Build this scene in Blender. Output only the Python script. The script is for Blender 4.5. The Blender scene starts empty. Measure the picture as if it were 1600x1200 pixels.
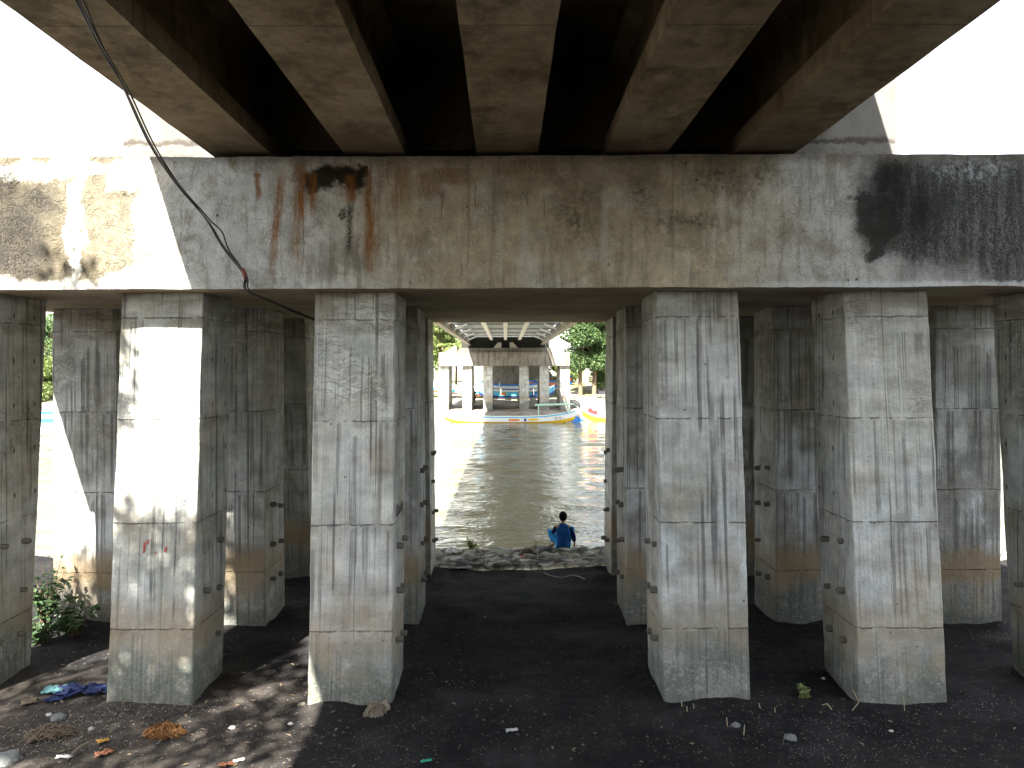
import bpy, bmesh, math, random
from mathutils import Vector, Matrix, noise as mnoise
R = math.radians
random.seed(7)
SC = bpy.context.scene
COL = SC.collection
CAM_Z = 3.6
VX, VY, F = 790.0, 577.0, 1200.0

def at(px, py, Y):
    """photo pixel at depth Y -> point"""
    return Vector(((px - VX) / F * Y, Y, CAM_Z - (py - VY) / F * Y))

def on_ground(px, py, z=0.0):
    Y = (CAM_Z - z) * F / (py - VY)
    return Vector(((px - VX) / F * Y, Y, z))

# ------------------------------------------------------------------ mesh helpers
class MB:
    def __init__(s):
        s.v = []; s.f = []; s.m = []
    def face(s, idx, m=0):
        s.f.append(tuple(idx)); s.m.append(m)
    def add(s, verts, faces, m=0):
        o = len(s.v)
        s.v += [Vector(p) for p in verts]
        for f in faces:
            s.f.append(tuple(i + o for i in f)); s.m.append(m)
        return s
    def box(s, x0, x1, y0, y1, z0, z1, m=0):
        return s.add([(x0,y0,z0),(x1,y0,z0),(x1,y1,z0),(x0,y1,z0),(x0,y0,z1),(x1,y0,z1),(x1,y1,z1),(x0,y1,z1)],
              [(0,3,2,1),(4,5,6,7),(0,1,5,4),(1,2,6,5),(2,3,7,6),(3,0,4,7)], m)
    def tube(s, pts, r, n=8, m=0, cap=True):
        pts = [Vector(p) for p in pts]
        rs = r if isinstance(r, (list, tuple)) else [r] * len(pts)
        o = len(s.v)
        ref = None
        for i, p in enumerate(pts):
            a = pts[max(0, i - 1)]; b = pts[min(len(pts) - 1, i + 1)]
            d = (b - a).normalized()
            if ref is None:
                ref = Vector((0, 0, 1)) if abs(d.z) < .9 else Vector((1, 0, 0))
            u = d.cross(ref).normalized(); w = u.cross(d).normalized(); ref = w
            for k in range(n):
                t = 2 * math.pi * k / n
                s.v.append(p + (u * math.cos(t) + w * math.sin(t)) * rs[i])
        for i in range(len(pts) - 1):
            for k in range(n):
                k2 = (k + 1) % n
                s.face((o + i*n + k, o + i*n + k2, o + (i+1)*n + k2, o + (i+1)*n + k), m)
        if cap:
            s.face([o + k for k in range(n)][::-1], m)
            s.face([o + (len(pts)-1)*n + k for k in range(n)], m)
        return s
    def gridbox(s, c8, step, m=0):
        """subdivided hexahedron; c8 = bottom 4 (ccw) then top 4"""
        c = [Vector(p) for p in c8]
        nx = max(1, round((c[1]-c[0]).length/step)); ny = max(1, round((c[3]-c[0]).length/step)); nz = max(1, round((c[4]-c[0]).length/step))
        ids = {}
        def P(i, j, k):
            key = (i, j, k)
            if key not in ids:
                a, b, d = i/nx, j/ny, k/nz
                lo = (c[0]*(1-a)+c[1]*a)*(1-b) + (c[3]*(1-a)+c[2]*a)*b
                hi = (c[4]*(1-a)+c[5]*a)*(1-b) + (c[7]*(1-a)+c[6]*a)*b
                ids[key] = len(s.v); s.v.append(lo*(1-d)+hi*d)
            return ids[key]
        for i in range(nx):
            for j in range(ny):
                s.face((P(i,j,0),P(i,j+1,0),P(i+1,j+1,0),P(i+1,j,0)), m); s.face((P(i,j,nz),P(i+1,j,nz),P(i+1,j+1,nz),P(i,j+1,nz)), m)
        for i in range(nx):
            for k in range(nz):
                s.face((P(i,0,k),P(i+1,0,k),P(i+1,0,k+1),P(i,0,k+1)), m); s.face((P(i+1,ny,k),P(i,ny,k),P(i,ny,k+1),P(i+1,ny,k+1)), m)
        for j in range(ny):
            for k in range(nz):
                s.face((P(0,j+1,k),P(0,j,k),P(0,j,k+1),P(0,j+1,k+1)), m); s.face((P(nx,j,k),P(nx,j+1,k),P(nx,j+1,k+1),P(nx,j,k+1)), m)
        return s
    def rough(s, amp, sc, seed=0.0, edge=0.0):
        for p in s.v:
            q = p * sc + Vector((seed, seed*1.7, -seed))
            p += Vector((mnoise.noise(q), mnoise.noise(q + Vector((31,0,0))), mnoise.noise(q + Vector((0,57,0))))) * amp
        return s

ORG = {}
def link(o):
    COL.objects.link(o); return o

def obj(name, mb, mat, parent=None, loc=None, smooth=None):
    """one mesh object; vertices are given in world space unless the parent was made at its own origin"""
    me = bpy.data.meshes.new(name)
    org = Vector(loc) if loc is not None else (ORG.get(parent.name, Vector()) if parent else Vector())
    me.from_pydata([tuple(p - org) for p in mb.v], [], mb.f)
    mats = mat if isinstance(mat, (list, tuple)) else [mat]
    for m in mats: me.materials.append(m)
    if len(mats) > 1:
        me.polygons.foreach_set('material_index', mb.m)
    me.update()
    if smooth is not None:
        me.polygons.foreach_set('use_smooth', [True] * len(me.polygons))
        me.set_sharp_from_angle(angle=R(smooth))
    o = link(bpy.data.objects.new(name, me))
    if parent:
        o.parent = parent; ORG[o.name] = org
    elif loc is not None:
        o.location = loc; ORG[o.name] = org
    return o

def thing(name, label, cat, loc=(0,0,0), group=None, local=False, rz=0.0):
    o = link(bpy.data.objects.new(name, None))
    o.empty_display_size = .2
    o.location = loc; o.rotation_euler = (0, 0, rz)
    ORG[o.name] = Vector((0,0,0)) if local else Vector(loc)
    return tag(o, label, cat, group)

def tag(o, label, cat, group=None, kind=None):
    if label: o['label'] = label
    if cat: o['category'] = cat
    if group: o['group'] = group
    if kind: o['kind'] = kind
    return o

def structure(o):
    o['kind'] = 'structure'; return o

def copy_tree(o, parent=None):
    c = o.copy(); COL.objects.link(c)
    if parent: c.parent = parent
    for ch in list(o.children): copy_tree(ch, c)
    return c

# ------------------------------------------------------------------ node helpers
class NT:
    def __init__(s, name, disp=False):
        s.mat = bpy.data.materials.new(name); s.mat.use_nodes = True
        s.t = s.mat.node_tree; s.n = s.t.nodes; s.n.clear()
        s.out = s.n.new('ShaderNodeOutputMaterial')
        s.b = s.n.new('ShaderNodeBsdfPrincipled')
        s.t.links.new(s.b.outputs[0], s.out.inputs[0])
        g = s.n.new('ShaderNodeNewGeometry'); s.P = g.outputs['Position']; s.Nrm = g.outputs['Normal']; s.island = g.outputs['Random Per Island']
        sp = s.n.new('ShaderNodeSeparateXYZ'); s.lk(s.P, sp.inputs[0]); s.x, s.y, s.z = sp.outputs
        oi = s.n.new('ShaderNodeObjectInfo'); s.rnd = oi.outputs['Random']
    def lk(s, a, b): s.t.links.new(a, b)
    def put(s, sock, v):
        if isinstance(v, (int, float)): sock.default_value = v
        elif isinstance(v, (tuple, list)):
            sock.default_value = tuple(v) + ((1.0,) if len(v) == 3 and len(sock.default_value) == 4 else ())
        else: s.lk(v, sock)
    def m(s, op, a, b=0.0, c=0.0, clamp=False):
        n = s.n.new('ShaderNodeMath'); n.operation = op; n.use_clamp = clamp
        s.put(n.inputs[0], a); s.put(n.inputs[1], b); s.put(n.inputs[2], c)
        return n.outputs[0]
    def add(s, a, b): return s.m('ADD', a, b)
    def sub(s, a, b): return s.m('SUBTRACT', a, b)
    def mul(s, a, b): return s.m('MULTIPLY', a, b)
    def mx(s, a, b): return s.m('MAXIMUM', a, b)
    def ss(s, x, a, b):
        n = s.n.new('ShaderNodeMapRange'); n.interpolation_type = 'SMOOTHSTEP'
        s.put(n.inputs[0], x); n.inputs[1].default_value = a; n.inputs[2].default_value = b
        return n.outputs[0]
    def inv(s, a): return s.m('SUBTRACT', 1.0, a)
    def vec(s, x, y, z):
        n = s.n.new('ShaderNodeCombineXYZ')
        for i, v in enumerate((x, y, z)): s.put(n.inputs[i], v)
        return n.outputs[0]
    def vm(s, op, a, b):
        n = s.n.new('ShaderNodeVectorMath'); n.operation = op
        s.put(n.inputs[0], a); s.put(n.inputs[1], b)
        return n.outputs[0]
    def noise(s, v, scale=1.0, detail=3.0, rough=.55, dist=0.0):
        n = s.n.new('ShaderNodeTexNoise')
        s.put(n.inputs['Vector'], v); n.inputs['Scale'].default_value = scale
        n.inputs['Detail'].default_value = detail; n.inputs['Roughness'].default_value = rough; n.inputs['Distortion'].default_value = dist
        return n.outputs[0]
    def voro(s, v, scale=1.0, feat='F1', out='Distance', rand=1.0):
        n = s.n.new('ShaderNodeTexVoronoi'); n.feature = feat
        s.put(n.inputs['Vector'], v); n.inputs['Scale'].default_value = scale; n.inputs['Randomness'].default_value = rand
        return n.outputs[out]
    def mix(s, f, a, b):
        n = s.n.new('ShaderNodeMix'); n.data_type = 'RGBA'
        s.put(n.inputs[0], f); s.put(n.inputs[6], a); s.put(n.inputs[7], b)
        return n.outputs[2]
    def scale(s, col, f):
        n = s.n.new('ShaderNodeMix'); n.data_type = 'RGBA'; n.blend_type = 'MULTIPLY'
        n.inputs[0].default_value = 1.0
        s.put(n.inputs[6], col)
        s.put(n.inputs[7], s.vec(f, f, f))
        return n.outputs[2]
    def bump(s, h, strength=.5, dist=.02, prev=None):
        n = s.n.new('ShaderNodeBump'); n.inputs['Strength'].default_value = strength; n.inputs['Distance'].default_value = dist
        s.put(n.inputs['Height'], h)
        if prev is not None: s.lk(prev, n.inputs['Normal'])
        return n.outputs[0]
    def done(s, col, rough=.9, normal=None, **kw):
        s.put(s.b.inputs['Base Color'], col)
        s.put(s.b.inputs['Roughness'], rough)
        if isinstance(rough, float) and rough > .8: s.b.inputs['Specular IOR Level'].default_value = .15
        if normal is not None: s.lk(normal, s.b.inputs['Normal'])
        for k, v in kw.items(): s.put(s.b.inputs[k.replace('_', ' ')], v)
        return s.mat

def simple(name, col, rough=.7, var=.25, scale=6.0, bump=0.0, metallic=0.0, detail=4.0):
    k = NT(name)
    n = k.noise(k.P, scale, detail)
    c = k.scale(col, k.add(1 - var, k.mul(n, var * 2)))
    nb = k.bump(k.noise(k.P, scale * 6, 3), bump, .02) if bump else None
    return k.done(c, rough, nb, Metallic=metallic)

# ---- column concrete: lifts with ragged joints, drips, brown water band
def column_material():
    k = NT('column_concrete')
    off = k.mul(k.rnd, 37.0)
    Q = k.vm('ADD', k.P, k.vec(off, off, 0.0))
    sx = k.n.new('ShaderNodeSeparateXYZ'); k.lk(k.Nrm, sx.inputs[0])
    side = k.ss(k.m('ABSOLUTE', sx.outputs[0]), .6, .8)
    u = k.add(k.add(k.mul(k.x, k.inv(side)), k.mul(k.y, side)), off)
    z = k.z
    inner = k.mul(k.mul(k.ss(k.y, 9.9, 10.6), k.inv(k.ss(k.y, 20.0, 30.0))), k.sub(1.0, k.mul(side, .9)))          # back rows: mould streaks, plus shade painted into their front faces
    n1 = k.noise(Q, .9, 3); n2 = k.noise(Q, 5.0, 6, .65); n3 = k.noise(Q, 55.0, 3, .7)
    c = k.mix(k.ss(n1, .3, .7), (.35, .345, .305), (.50, .50, .465))
    c = k.mix(k.mul(k.ss(k.noise(k.vm('ADD', Q, (5.0, 9.0, 2.0)), 1.3, 4, .6), .48, .62), .5), c, (.32, .345, .315))
    c = k.mix(k.mul(k.ss(k.noise(k.vm('ADD', Q, (15.0, 2.0, 7.0)), 1.0, 4, .6), .50, .64), .5), c, (.34, .285, .205))
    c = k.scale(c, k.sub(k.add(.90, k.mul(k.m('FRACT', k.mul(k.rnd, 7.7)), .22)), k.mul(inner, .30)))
    # board-wide horizontal blotches
    hb = k.noise(k.vec(k.mul(u, .9), 3.0, k.mul(z, 4.5)), 1.0, 4, .6)
    c = k.scale(c, k.add(.45, k.mul(hb, 1.1)))
    # pale lime wash, strongest between 1 and 2 m
    lw = k.noise(k.vec(k.mul(u, 1.3), 9.0, k.mul(z, .75)), 1.0, 5, .6)
    band = k.mul(k.ss(z, .7, 1.5), k.inv(k.ss(z, 2.6, 3.7)))
    lm = k.mul(k.mul(k.ss(lw, .47, .6), k.add(.25, k.mul(band, .6))), k.add(.45, k.mul(k.m('FRACT', k.mul(k.rnd, 13.3)), .75)))
    c = k.mix(lm, c, (.56, .585, .575))
    c = k.scale(c, k.add(.45, k.mul(n2, 1.1)))
    fs = k.noise(k.vec(k.mul(u, 30.0), 3.0, k.mul(z, .7)), 1.0, 5, .65)
    c = k.scale(c, k.add(.62, k.mul(fs, .76)))
    # lifts
    zz = k.sub(z, k.add(.75, k.mul(k.m('FRACT', k.mul(k.rnd, 3.3)), .06)))
    kk = k.m('FLOOR', k.m('DIVIDE', zz, 1.13))
    t = k.sub(1.13, k.sub(zz, k.mul(kk, 1.13)))            # metres below the joint above
    seed = k.mul(kk, 5.3)
    Lx = k.noise(k.vec(k.mul(u, 2.4), seed, 0.0), 1.0, 2)
    L = k.mul(k.ss(k.add(Lx, k.mul(inner, .10)), .32, .60), 1.2)
    uw = k.add(u, k.mul(k.noise(k.vec(k.mul(u, 3.0), 0.0, k.mul(z, 1.1)), 1.0, 2), .025))
    st = k.noise(k.vec(k.mul(uw, 21.0), k.add(seed, 2.0), k.mul(z, .25)), 1.0, 3, .6)
    start = k.mul(k.ss(k.noise(k.vec(k.mul(u, 1.6), seed, 4.0), 1.0, 1), .45, .7), .4)
    ts = k.sub(t, start)
    drip = k.mul(k.mul(k.ss(k.add(st, k.mul(inner, .025)), .53, .62), k.ss(ts, .0, .04)), k.inv(k.ss(k.sub(ts, L), -.25, .0)))
    c = k.mix(k.mul(drip, k.add(.50, k.mul(inner, .08))), c, (.07, .068, .06))
    # long thin runs crossing the joints
    st2 = k.noise(k.vec(k.mul(uw, 16.0), 71.0, k.mul(z, .12)), 1.0, 2, .5)
    run = k.mul(k.ss(st2, .60, .645), k.ss(k.noise(k.vec(k.mul(u, 3.0), 8.0, k.mul(z, .9)), 1.0, 2), .42, .55))
    c = k.mix(k.mul(run, .7), c, (.085, .085, .08))
    # white runs
    st3 = k.noise(k.vec(k.mul(uw, 18.0), 131.0, k.mul(z, .2)), 1.0, 2, .5)
    wr = k.mul(k.ss(st3, .58, .66), k.ss(k.noise(k.vec(k.mul(u, 2.0), 18.0, k.mul(z, .9)), 1.0, 2), .5, .6))
    c = k.mix(k.mul(wr, .55), c, (.52, .53, .51))
    # joints
    d0 = k.sub(k.m('PINGPONG', k.add(zz, .0), .565), 0.0)
    jw = k.add(k.mul(k.sub(k.noise(Q, 6.0, 4, .7), .5), .05), k.mul(k.sub(k.noise(Q, 25.0, 3, .7), .5), .02))
    d = k.m('ABSOLUTE', k.add(d0, jw))
    d = k.m('ABSOLUTE', k.sub(k.m('MODULO', k.add(k.add(zz, jw), 1.13 * 3 + .565), 1.13), .565))
    line = k.mul(k.inv(k.ss(k.add(d, k.mul(k.sub(n3, .5), .012)), .001, .011)), k.ss(k.noise(Q, 6.0, 4, .75), .40, .56))
    c = k.mix(k.mul(line, .55), c, (.075, .07, .06))
    und = k.mul(k.mul(k.ss(t, .0, .02), k.inv(k.ss(t, .02, .16))), k.ss(k.noise(Q, 3.0, 4, .7), .45, .6))
    c = k.mix(k.mul(und, .4), c, (.15, .13, .10))
    # brown band left by floods + dark wet foot
    zn = k.add(z, k.mul(k.sub(k.noise(Q, 2.2, 4, .6), .5), .55))
    brown = k.mul(k.ss(zn, .42, .72), k.inv(k.ss(zn, .86, 1.22)))
    yb = k.add(.42, k.mul(inner, .40))
    c = k.mix(k.mul(brown, yb), c, (.27, .20, .115))
    zf = k.add(zn, k.mul(k.sub(k.m('FRACT', k.mul(k.rnd, 5.1)), .5), .3))
    fmot = k.ss(k.add(k.add(k.mul(k.noise(Q, 2.6, 5, .7), .55), k.mul(k.noise(Q, 30.0, 4, .75), .30)), k.mul(fs, .25)), .44, .60)
    foot = k.mul(k.inv(k.ss(zf, .22, .85)), k.add(.22, k.mul(fmot, .78)))
    c = k.mix(k.mul(foot, .80), c, (.10, .115, .095))
    wf = k.mul(k.inv(k.ss(zf, .1, .6)), k.ss(k.noise(k.vm('ADD', Q, (3.0, 7.0, 5.0)), 22.0, 5, .8), .54, .62))
    c = k.mix(k.mul(wf, .45), c, (.50, .50, .45))
    tan = k.mul(k.mul(k.ss(zf, .15, .5), k.inv(k.ss(zf, .55, 1.0))), k.ss(k.noise(Q, 1.9, 4, .6), .46, .6))
    c = k.mix(k.mul(tan, .45), c, (.36, .29, .19))
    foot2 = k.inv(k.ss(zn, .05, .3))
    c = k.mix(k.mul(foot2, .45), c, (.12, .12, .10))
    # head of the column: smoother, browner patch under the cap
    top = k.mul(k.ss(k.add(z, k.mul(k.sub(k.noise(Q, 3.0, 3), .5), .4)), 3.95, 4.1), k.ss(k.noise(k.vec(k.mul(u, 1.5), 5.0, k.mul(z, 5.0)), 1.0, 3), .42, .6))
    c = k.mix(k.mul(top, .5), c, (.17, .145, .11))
    # form-tie holes on the side faces
    vy = k.m('MODULO', k.sub(k.y, 8.6), 2.15)
    hy = k.m('MINIMUM', k.m('ABSOLUTE', k.sub(vy, .27)), k.m('ABSOLUTE', k.sub(vy, .66)))
    hz = k.m('ABSOLUTE', k.sub(k.m('MODULO', k.add(z, .18), .52), .26))
    hole = k.m('SQRT', k.add(k.m('POWER', k.mul(hy, 1.5), 2.0), k.m('POWER', k.mul(hz, .75), 2.0)))
    hm = k.mul(k.mul(k.inv(k.ss(k.add(hole, k.mul(n3, .012)), .022, .036)), side), k.ss(z, 1.9, 1.95))
    c = k.mix(k.mul(hm, .8), c, (.06, .055, .05))
    # pits
    pv = k.voro(Q, 7.0); pr = k.ss(k.noise(Q, 1.6, 2), .5, .62)
    pit = k.mul(k.inv(k.ss(pv, .05, .1)), pr)
    c = k.mix(k.mul(pit, .7), c, (.08, .075, .07))
    c = k.scale(c, k.add(.72, k.mul(n3, .56)))
    # relief
    ridge = k.m('ABSOLUTE', k.sub(k.noise(k.vec(k.mul(u, 1.0), k.y, k.mul(z, 2.2)), 7.0, 4, .6, .8), .5))
    wr2 = k.mul(k.ss(ridge, .0, .05), k.mul(k.ss(k.noise(Q, 1.1, 2), .48, .64), k.add(.25, k.mul(k.ss(z, 2.0, 3.2), .75))))
    h = k.add(k.add(k.mul(wr2, .3), k.mul(n2, .8)), k.mul(k.noise(Q, 24.0, 5, .7), .45))
    h = k.sub(h, k.add(k.mul(line, .8), k.add(k.mul(hm, .8), k.mul(pit, .5))))
    h = k.add(h, k.mul(k.noise(k.vec(k.mul(u, 34.0), 0.0, k.mul(z, .9)), 1.0, 3, .6), .30))
    c = k.scale(c, k.add(.97, k.mul(wr2, .06)))
    return k.done(c, .92, k.bump(h, 1.0, .025))

# ---- cap beam concrete with the stains of the front face
def cap_material():
    k = NT('cap_concrete')
    x, z = k.x, k.z
    n1 = k.noise(k.P, .8, 4, .6); n2 = k.noise(k.P, 4.5, 7, .7); n3 = k.noise(k.P, 40.0, 4, .75); n4 = k.noise(k.P, 15.0, 5, .75)
    def X(px): return (px - VX) / F * 8.2
    def Z(py): return CAM_Z - (py - VY) / F * 8.2
    xd = k.add(x, k.add(k.mul(k.sub(k.noise(k.P, 2.3, 4, .65), .5), .55), k.mul(k.sub(n4, .5), .12)))
    zd = k.add(z, k.add(k.mul(k.sub(k.noise(k.vm('ADD', k.P, (17.0, 3.0, 5.0)), 2.3, 4, .65), .5), .5), k.mul(k.sub(n4, .5), .12)))
    xs = k.add(x, k.add(k.mul(k.sub(k.noise(k.P, 3.0, 3), .5), .09), k.mul(k.sub(n4, .5), .045)))
    def blob(px, py, rx, ry, soft=.5):
        a = k.m('DIVIDE', k.sub(xd, X(px)), rx * .006833); b = k.m('DIVIDE', k.sub(zd, Z(py)), ry * .006833)
        r = k.m('SQRT', k.add(k.mul(a, a), k.mul(b, b)))
        return k.inv(k.ss(r, 1 - soft, 1 + soft * .3))
    def streak(px, y0, y1, w, slant=0.0):
        tt = k.m('DIVIDE', k.sub(Z(y0), z), (y1 - y0) * .006833)
        xc = k.add(X(px), k.mul(tt, slant * .006833))
        dx = k.m('ABSOLUTE', k.sub(xs, xc))
        ww = w * .006833
        a = k.inv(k.ss(dx, ww * .15, ww * 1.25))
        return k.mul(a, k.mul(k.ss(tt, -.06, .08), k.inv(k.ss(k.add(tt, k.mul(k.sub(n4, .5), .4)), .65, 1.0))))
    def union(ms):
        r = ms[0]
        for q in ms[1:]: r = k.mx(r, q)
        return r
    vstr = k.noise(k.vec(k.mul(xs, 11.0), 0.0, k.mul(z, .8)), 1.0, 4, .6)
    gx = k.ss(k.add(x, k.mul(k.sub(n1, .5), 2.5)), -2.6, -.4)
    gr = k.ss(k.add(x, k.mul(k.sub(n1, .5), 2.0)), 2.0, 3.6)
    c = k.mix(gx, (.42, .43, .41), (.365, .315, .215))
    c = k.mix(gr, c, (.40, .40, .375))
    c = k.mix(k.mul(k.ss(k.noise(k.P, 1.7, 5, .65), .5, .64), .45), c, (.42, .43, .41))
    c = k.scale(c, k.add(.30, k.mul(n2, 1.4)))
    cl = k.noise(k.vm('ADD', k.P, (3.0, 8.0, 21.0)), 1.6, 6, .7)
    c = k.mix(k.mul(k.ss(cl, .50, .62), .5), c, (.17, .145, .095))
    c = k.mix(k.mul(k.ss(vstr, .52, .64), .45), c, (.15, .13, .095))
    c = k.mix(k.mul(k.ss(k.noise(k.vec(k.mul(xs, 8.0), 40.0, k.mul(z, .7)), 1.0, 3), .6, .7), .35), c, (.47, .46, .41))
    # sunlit left end: tan crust with flaking white lime
    lf = k.inv(k.ss(k.add(xd, k.mul(n1, .3)), -3.9, -3.35))
    c = k.mix(k.mul(lf, .9), c, k.mix(k.ss(n2, .35, .65), (.075, .060, .036), (.14, .115, .070)))
    c = k.mix(k.mul(k.mul(lf, k.ss(n3, .57, .63)), .6), c, (.26, .23, .17))
    white = union([blob(120, 340, 16, 150, .4), blob(215, 268, 62, 34), blob(240, 330, 34, 50), blob(215, 432, 50, 16, .4), blob(40, 268, 55, 22), blob(100, 262, 70, 18)])
    c = k.mix(k.mul(k.mul(white, k.ss(k.add(n4, k.mul(white, .3)), .5, .62)), .9), c, (.66, .63, .55))
    wbot = k.mul(k.inv(k.ss(zd, 4.50, 4.60)), k.inv(k.ss(x, -3.45, -3.2)))
    c = k.mix(k.mul(wbot, .85), c, (.66, .64, .58))
    wb2 = k.mul(k.inv(k.ss(k.add(z, k.mul(k.sub(n4, .5), .12)), 4.50, 4.54)), k.ss(x, 2.2, 3.2))
    dark = union([blob(25, 375, 75, 105, .6), blob(60, 315, 40, 35, .8), blob(12, 290, 30, 50, .6)])
    c = k.mix(k.mul(dark, k.add(.6, k.mul(k.ss(n3, .4, .6), .35))), c, (.012, .012, .012))
    # upper brown-black mottles right of centre
    br = union([blob(1130, 285, 75, 42, .9), blob(1195, 275, 60, 26, .9), blob(1010, 300, 40, 55, .9), blob(1075, 350, 110, 22, .9), blob(900, 330, 60, 70, .95)])
    c = k.mix(k.mul(br, k.add(.3, k.mul(k.ss(n4, .4, .62), .5))), c, (.075, .06, .036))
    pale = union([streak(1130, 285, 390, 7), streak(1228, 270, 340, 5), streak(1200, 268, 330, 4), streak(822, 320, 440, 8), streak(945, 300, 420, 7)])
    c = k.mix(k.mul(pale, .45), c, (.44, .42, .35))
    # black mould at the right end
    m1 = union([blob(1372, 345, 42, 62, .5), blob(1352, 318, 24, 20, .5), blob(1395, 300, 34, 50, .7), blob(1365, 385, 20, 22, .4), blob(1440, 330, 45, 60, .9)])
    mf = k.add(k.add(k.mul(k.noise(k.P, 75.0, 3, .7), .42), k.mul(n3, .25)), k.add(k.mul(n4, .18), k.mul(k.noise(k.vec(k.mul(xs, 14.0), 3.0, k.mul(z, 1.2)), 1.0, 4, .65), .30)))
    m2 = union([blob(1490, 330, 160, 130, .5), blob(1580, 335, 160, 160, .5), blob(1420, 285, 90, 60, .7), blob(1430, 385, 60, 45, .6)])
    c = k.mix(k.mul(m2, k.add(.74, k.mul(k.ss(mf, .50, .62), .25))), c, (.026, .028, .026))
    c = k.mix(k.mul(m1, k.add(.80, k.mul(n3, .2))), c, (.014, .013, .012))
    c = k.mix(k.mul(k.mul(blob(1520, 262, 90, 26, .8), k.ss(n4, .45, .6)), .6), c, (.33, .35, .35))
    c = k.mix(k.mul(wb2, .6), c, (.5, .52, .5))
    # rust and the damp patch
    damp = union([blob(500, 278, 34, 24, .4), blob(545, 276, 42, 26, .4), blob(575, 266, 18, 16, .4)])
    c = k.mix(k.mul(damp, .97), c, (.011, .007, .003))
    gry = union([blob(545, 405, 62, 32, .6), blob(500, 420, 40, 25, .7)])
    c = k.mix(k.mul(gry, k.mul(k.ss(vstr, .42, .55), .6)), c, (.15, .135, .11))
    r1 = union([streak(405, 268, 318, 5.5), streak(441, 272, 440, 9, -18), streak(472, 252, 360, 11, -4), streak(489, 268, 345, 8, 2), streak(548, 272, 325, 10), streak(577, 262, 440, 8, 2)])
    r2 = union([streak(628, 258, 345, 20), streak(672, 268, 318, 24), streak(468, 300, 440, 14, -8), streak(583, 300, 450, 16, 0), streak(700, 262, 292, 40), streak(820, 250, 275, 60), streak(606, 250, 300, 18)])
    rf = k.ss(k.noise(k.vec(k.mul(x, 34.0), 0.0, k.mul(z, 4.0)), 1.0, 5, .7), .38, .6)
    c = k.mix(k.mul(r2, k.add(.3, k.mul(rf, .4))), c, (.20, .115, .045))
    c = k.mix(k.mul(r1, k.add(.5, k.mul(rf, .5))), c, (.19, .078, .02))
    bk = union([streak(548, 318, 410, 7), blob(545, 330, 9, 12, .5)])
    c = k.mix(k.mul(bk, k.add(.35, k.mul(k.ss(n3, .4, .55), .6))), c, (.014, .013, .011))
    c = k.mix(k.mul(blob(367, 252, 8, 12, .6), .6), c, (.14, .15, .03))
    # dark drip edge along the top, joints, cracks, pits
    topd = k.ss(k.add(z, k.mul(k.sub(n4, .5), .16)), 5.74, 5.88)
    c = k.mix(k.mul(topd, .55), c, (.10, .085, .06))
    for px, y0, y1 in ((235, 330, 440), (690, 300, 345), (745, 290, 330), (850, 310, 350), (475, 340, 420), (825, 300, 330)):
        c = k.mix(k.mul(streak(px, y0, y1, .9), .7), c, (.05, .045, .04))
    pv = k.voro(k.P, 5.0); pr = k.ss(k.noise(k.P, 1.2, 2), .46, .58)
    pit = k.mul(k.inv(k.ss(k.add(pv, k.mul(k.sub(n3, .5), .1)), .05, .1)), pr)
    c = k.mix(k.mul(pit, .75), c, (.05, .045, .035))
    c = k.scale(c, k.add(.62, k.mul(n3, .76)))
    # underside: brown
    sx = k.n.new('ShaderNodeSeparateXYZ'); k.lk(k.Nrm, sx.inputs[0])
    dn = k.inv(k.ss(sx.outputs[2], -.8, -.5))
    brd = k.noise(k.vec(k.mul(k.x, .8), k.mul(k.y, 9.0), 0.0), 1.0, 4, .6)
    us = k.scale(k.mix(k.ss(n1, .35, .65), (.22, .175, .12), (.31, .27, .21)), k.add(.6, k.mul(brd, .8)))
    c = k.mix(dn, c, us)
    crack = k.m('ABSOLUTE', k.sub(k.noise(k.P, 2.6, 5, .6, .5), .5))
    h = k.add(k.add(k.mul(n2, .9), k.mul(n4, .5)), k.add(k.mul(n3, .25), k.mul(k.ss(crack, 0, .02), .25)))
    h = k.sub(h, k.mul(pit, .9))
    return k.done(c, .92, k.bump(h, .9, .025))

def girder_material():
    k = NT('girder_concrete')
    n1 = k.noise(k.P, .9, 5, .65); n2 = k.noise(k.P, 5.0, 6, .7); n3 = k.noise(k.P, 45.0, 3, .7)
    st = k.noise(k.vec(k.mul(k.x, 2.2), k.mul(k.y, 1.7), k.z), 1.0, 6, .72)
    c = k.mix(k.ss(n1, .3, .7), (.19, .142, .080), (.31, .255, .17))
    c = k.scale(c, k.add(.15, k.mul(n2, 1.7)))
    c = k.mix(k.mul(k.ss(st, .48, .64), .6), c, (.07, .052, .03))
    c = k.mix(k.mul(k.ss(k.noise(k.P, 2.0, 4, .6), .58, .7), .5), c, (.25, .215, .155))
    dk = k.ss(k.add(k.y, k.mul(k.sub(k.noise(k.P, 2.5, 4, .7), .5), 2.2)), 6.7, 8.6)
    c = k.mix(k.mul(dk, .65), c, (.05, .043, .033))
    line = k.inv(k.ss(k.m('ABSOLUTE', k.sub(k.m('MODULO', k.add(k.y, 20.0), 2.4), 1.2)), .004, .012))
    c = k.mix(k.mul(line, .6), c, (.06, .05, .04))
    pv = k.voro(k.P, 4.0)
    c = k.mix(k.mul(k.inv(k.ss(pv, .04, .09)), k.mul(k.ss(n1, .45, .55), .7)), c, (.035, .028, .02))
    c = k.scale(c, k.add(.8, k.mul(n3, .4)))
    h = k.add(k.mul(n2, .7), k.mul(n3, .3))
    return k.done(c, .93, k.bump(h, .6, .015))

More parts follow.
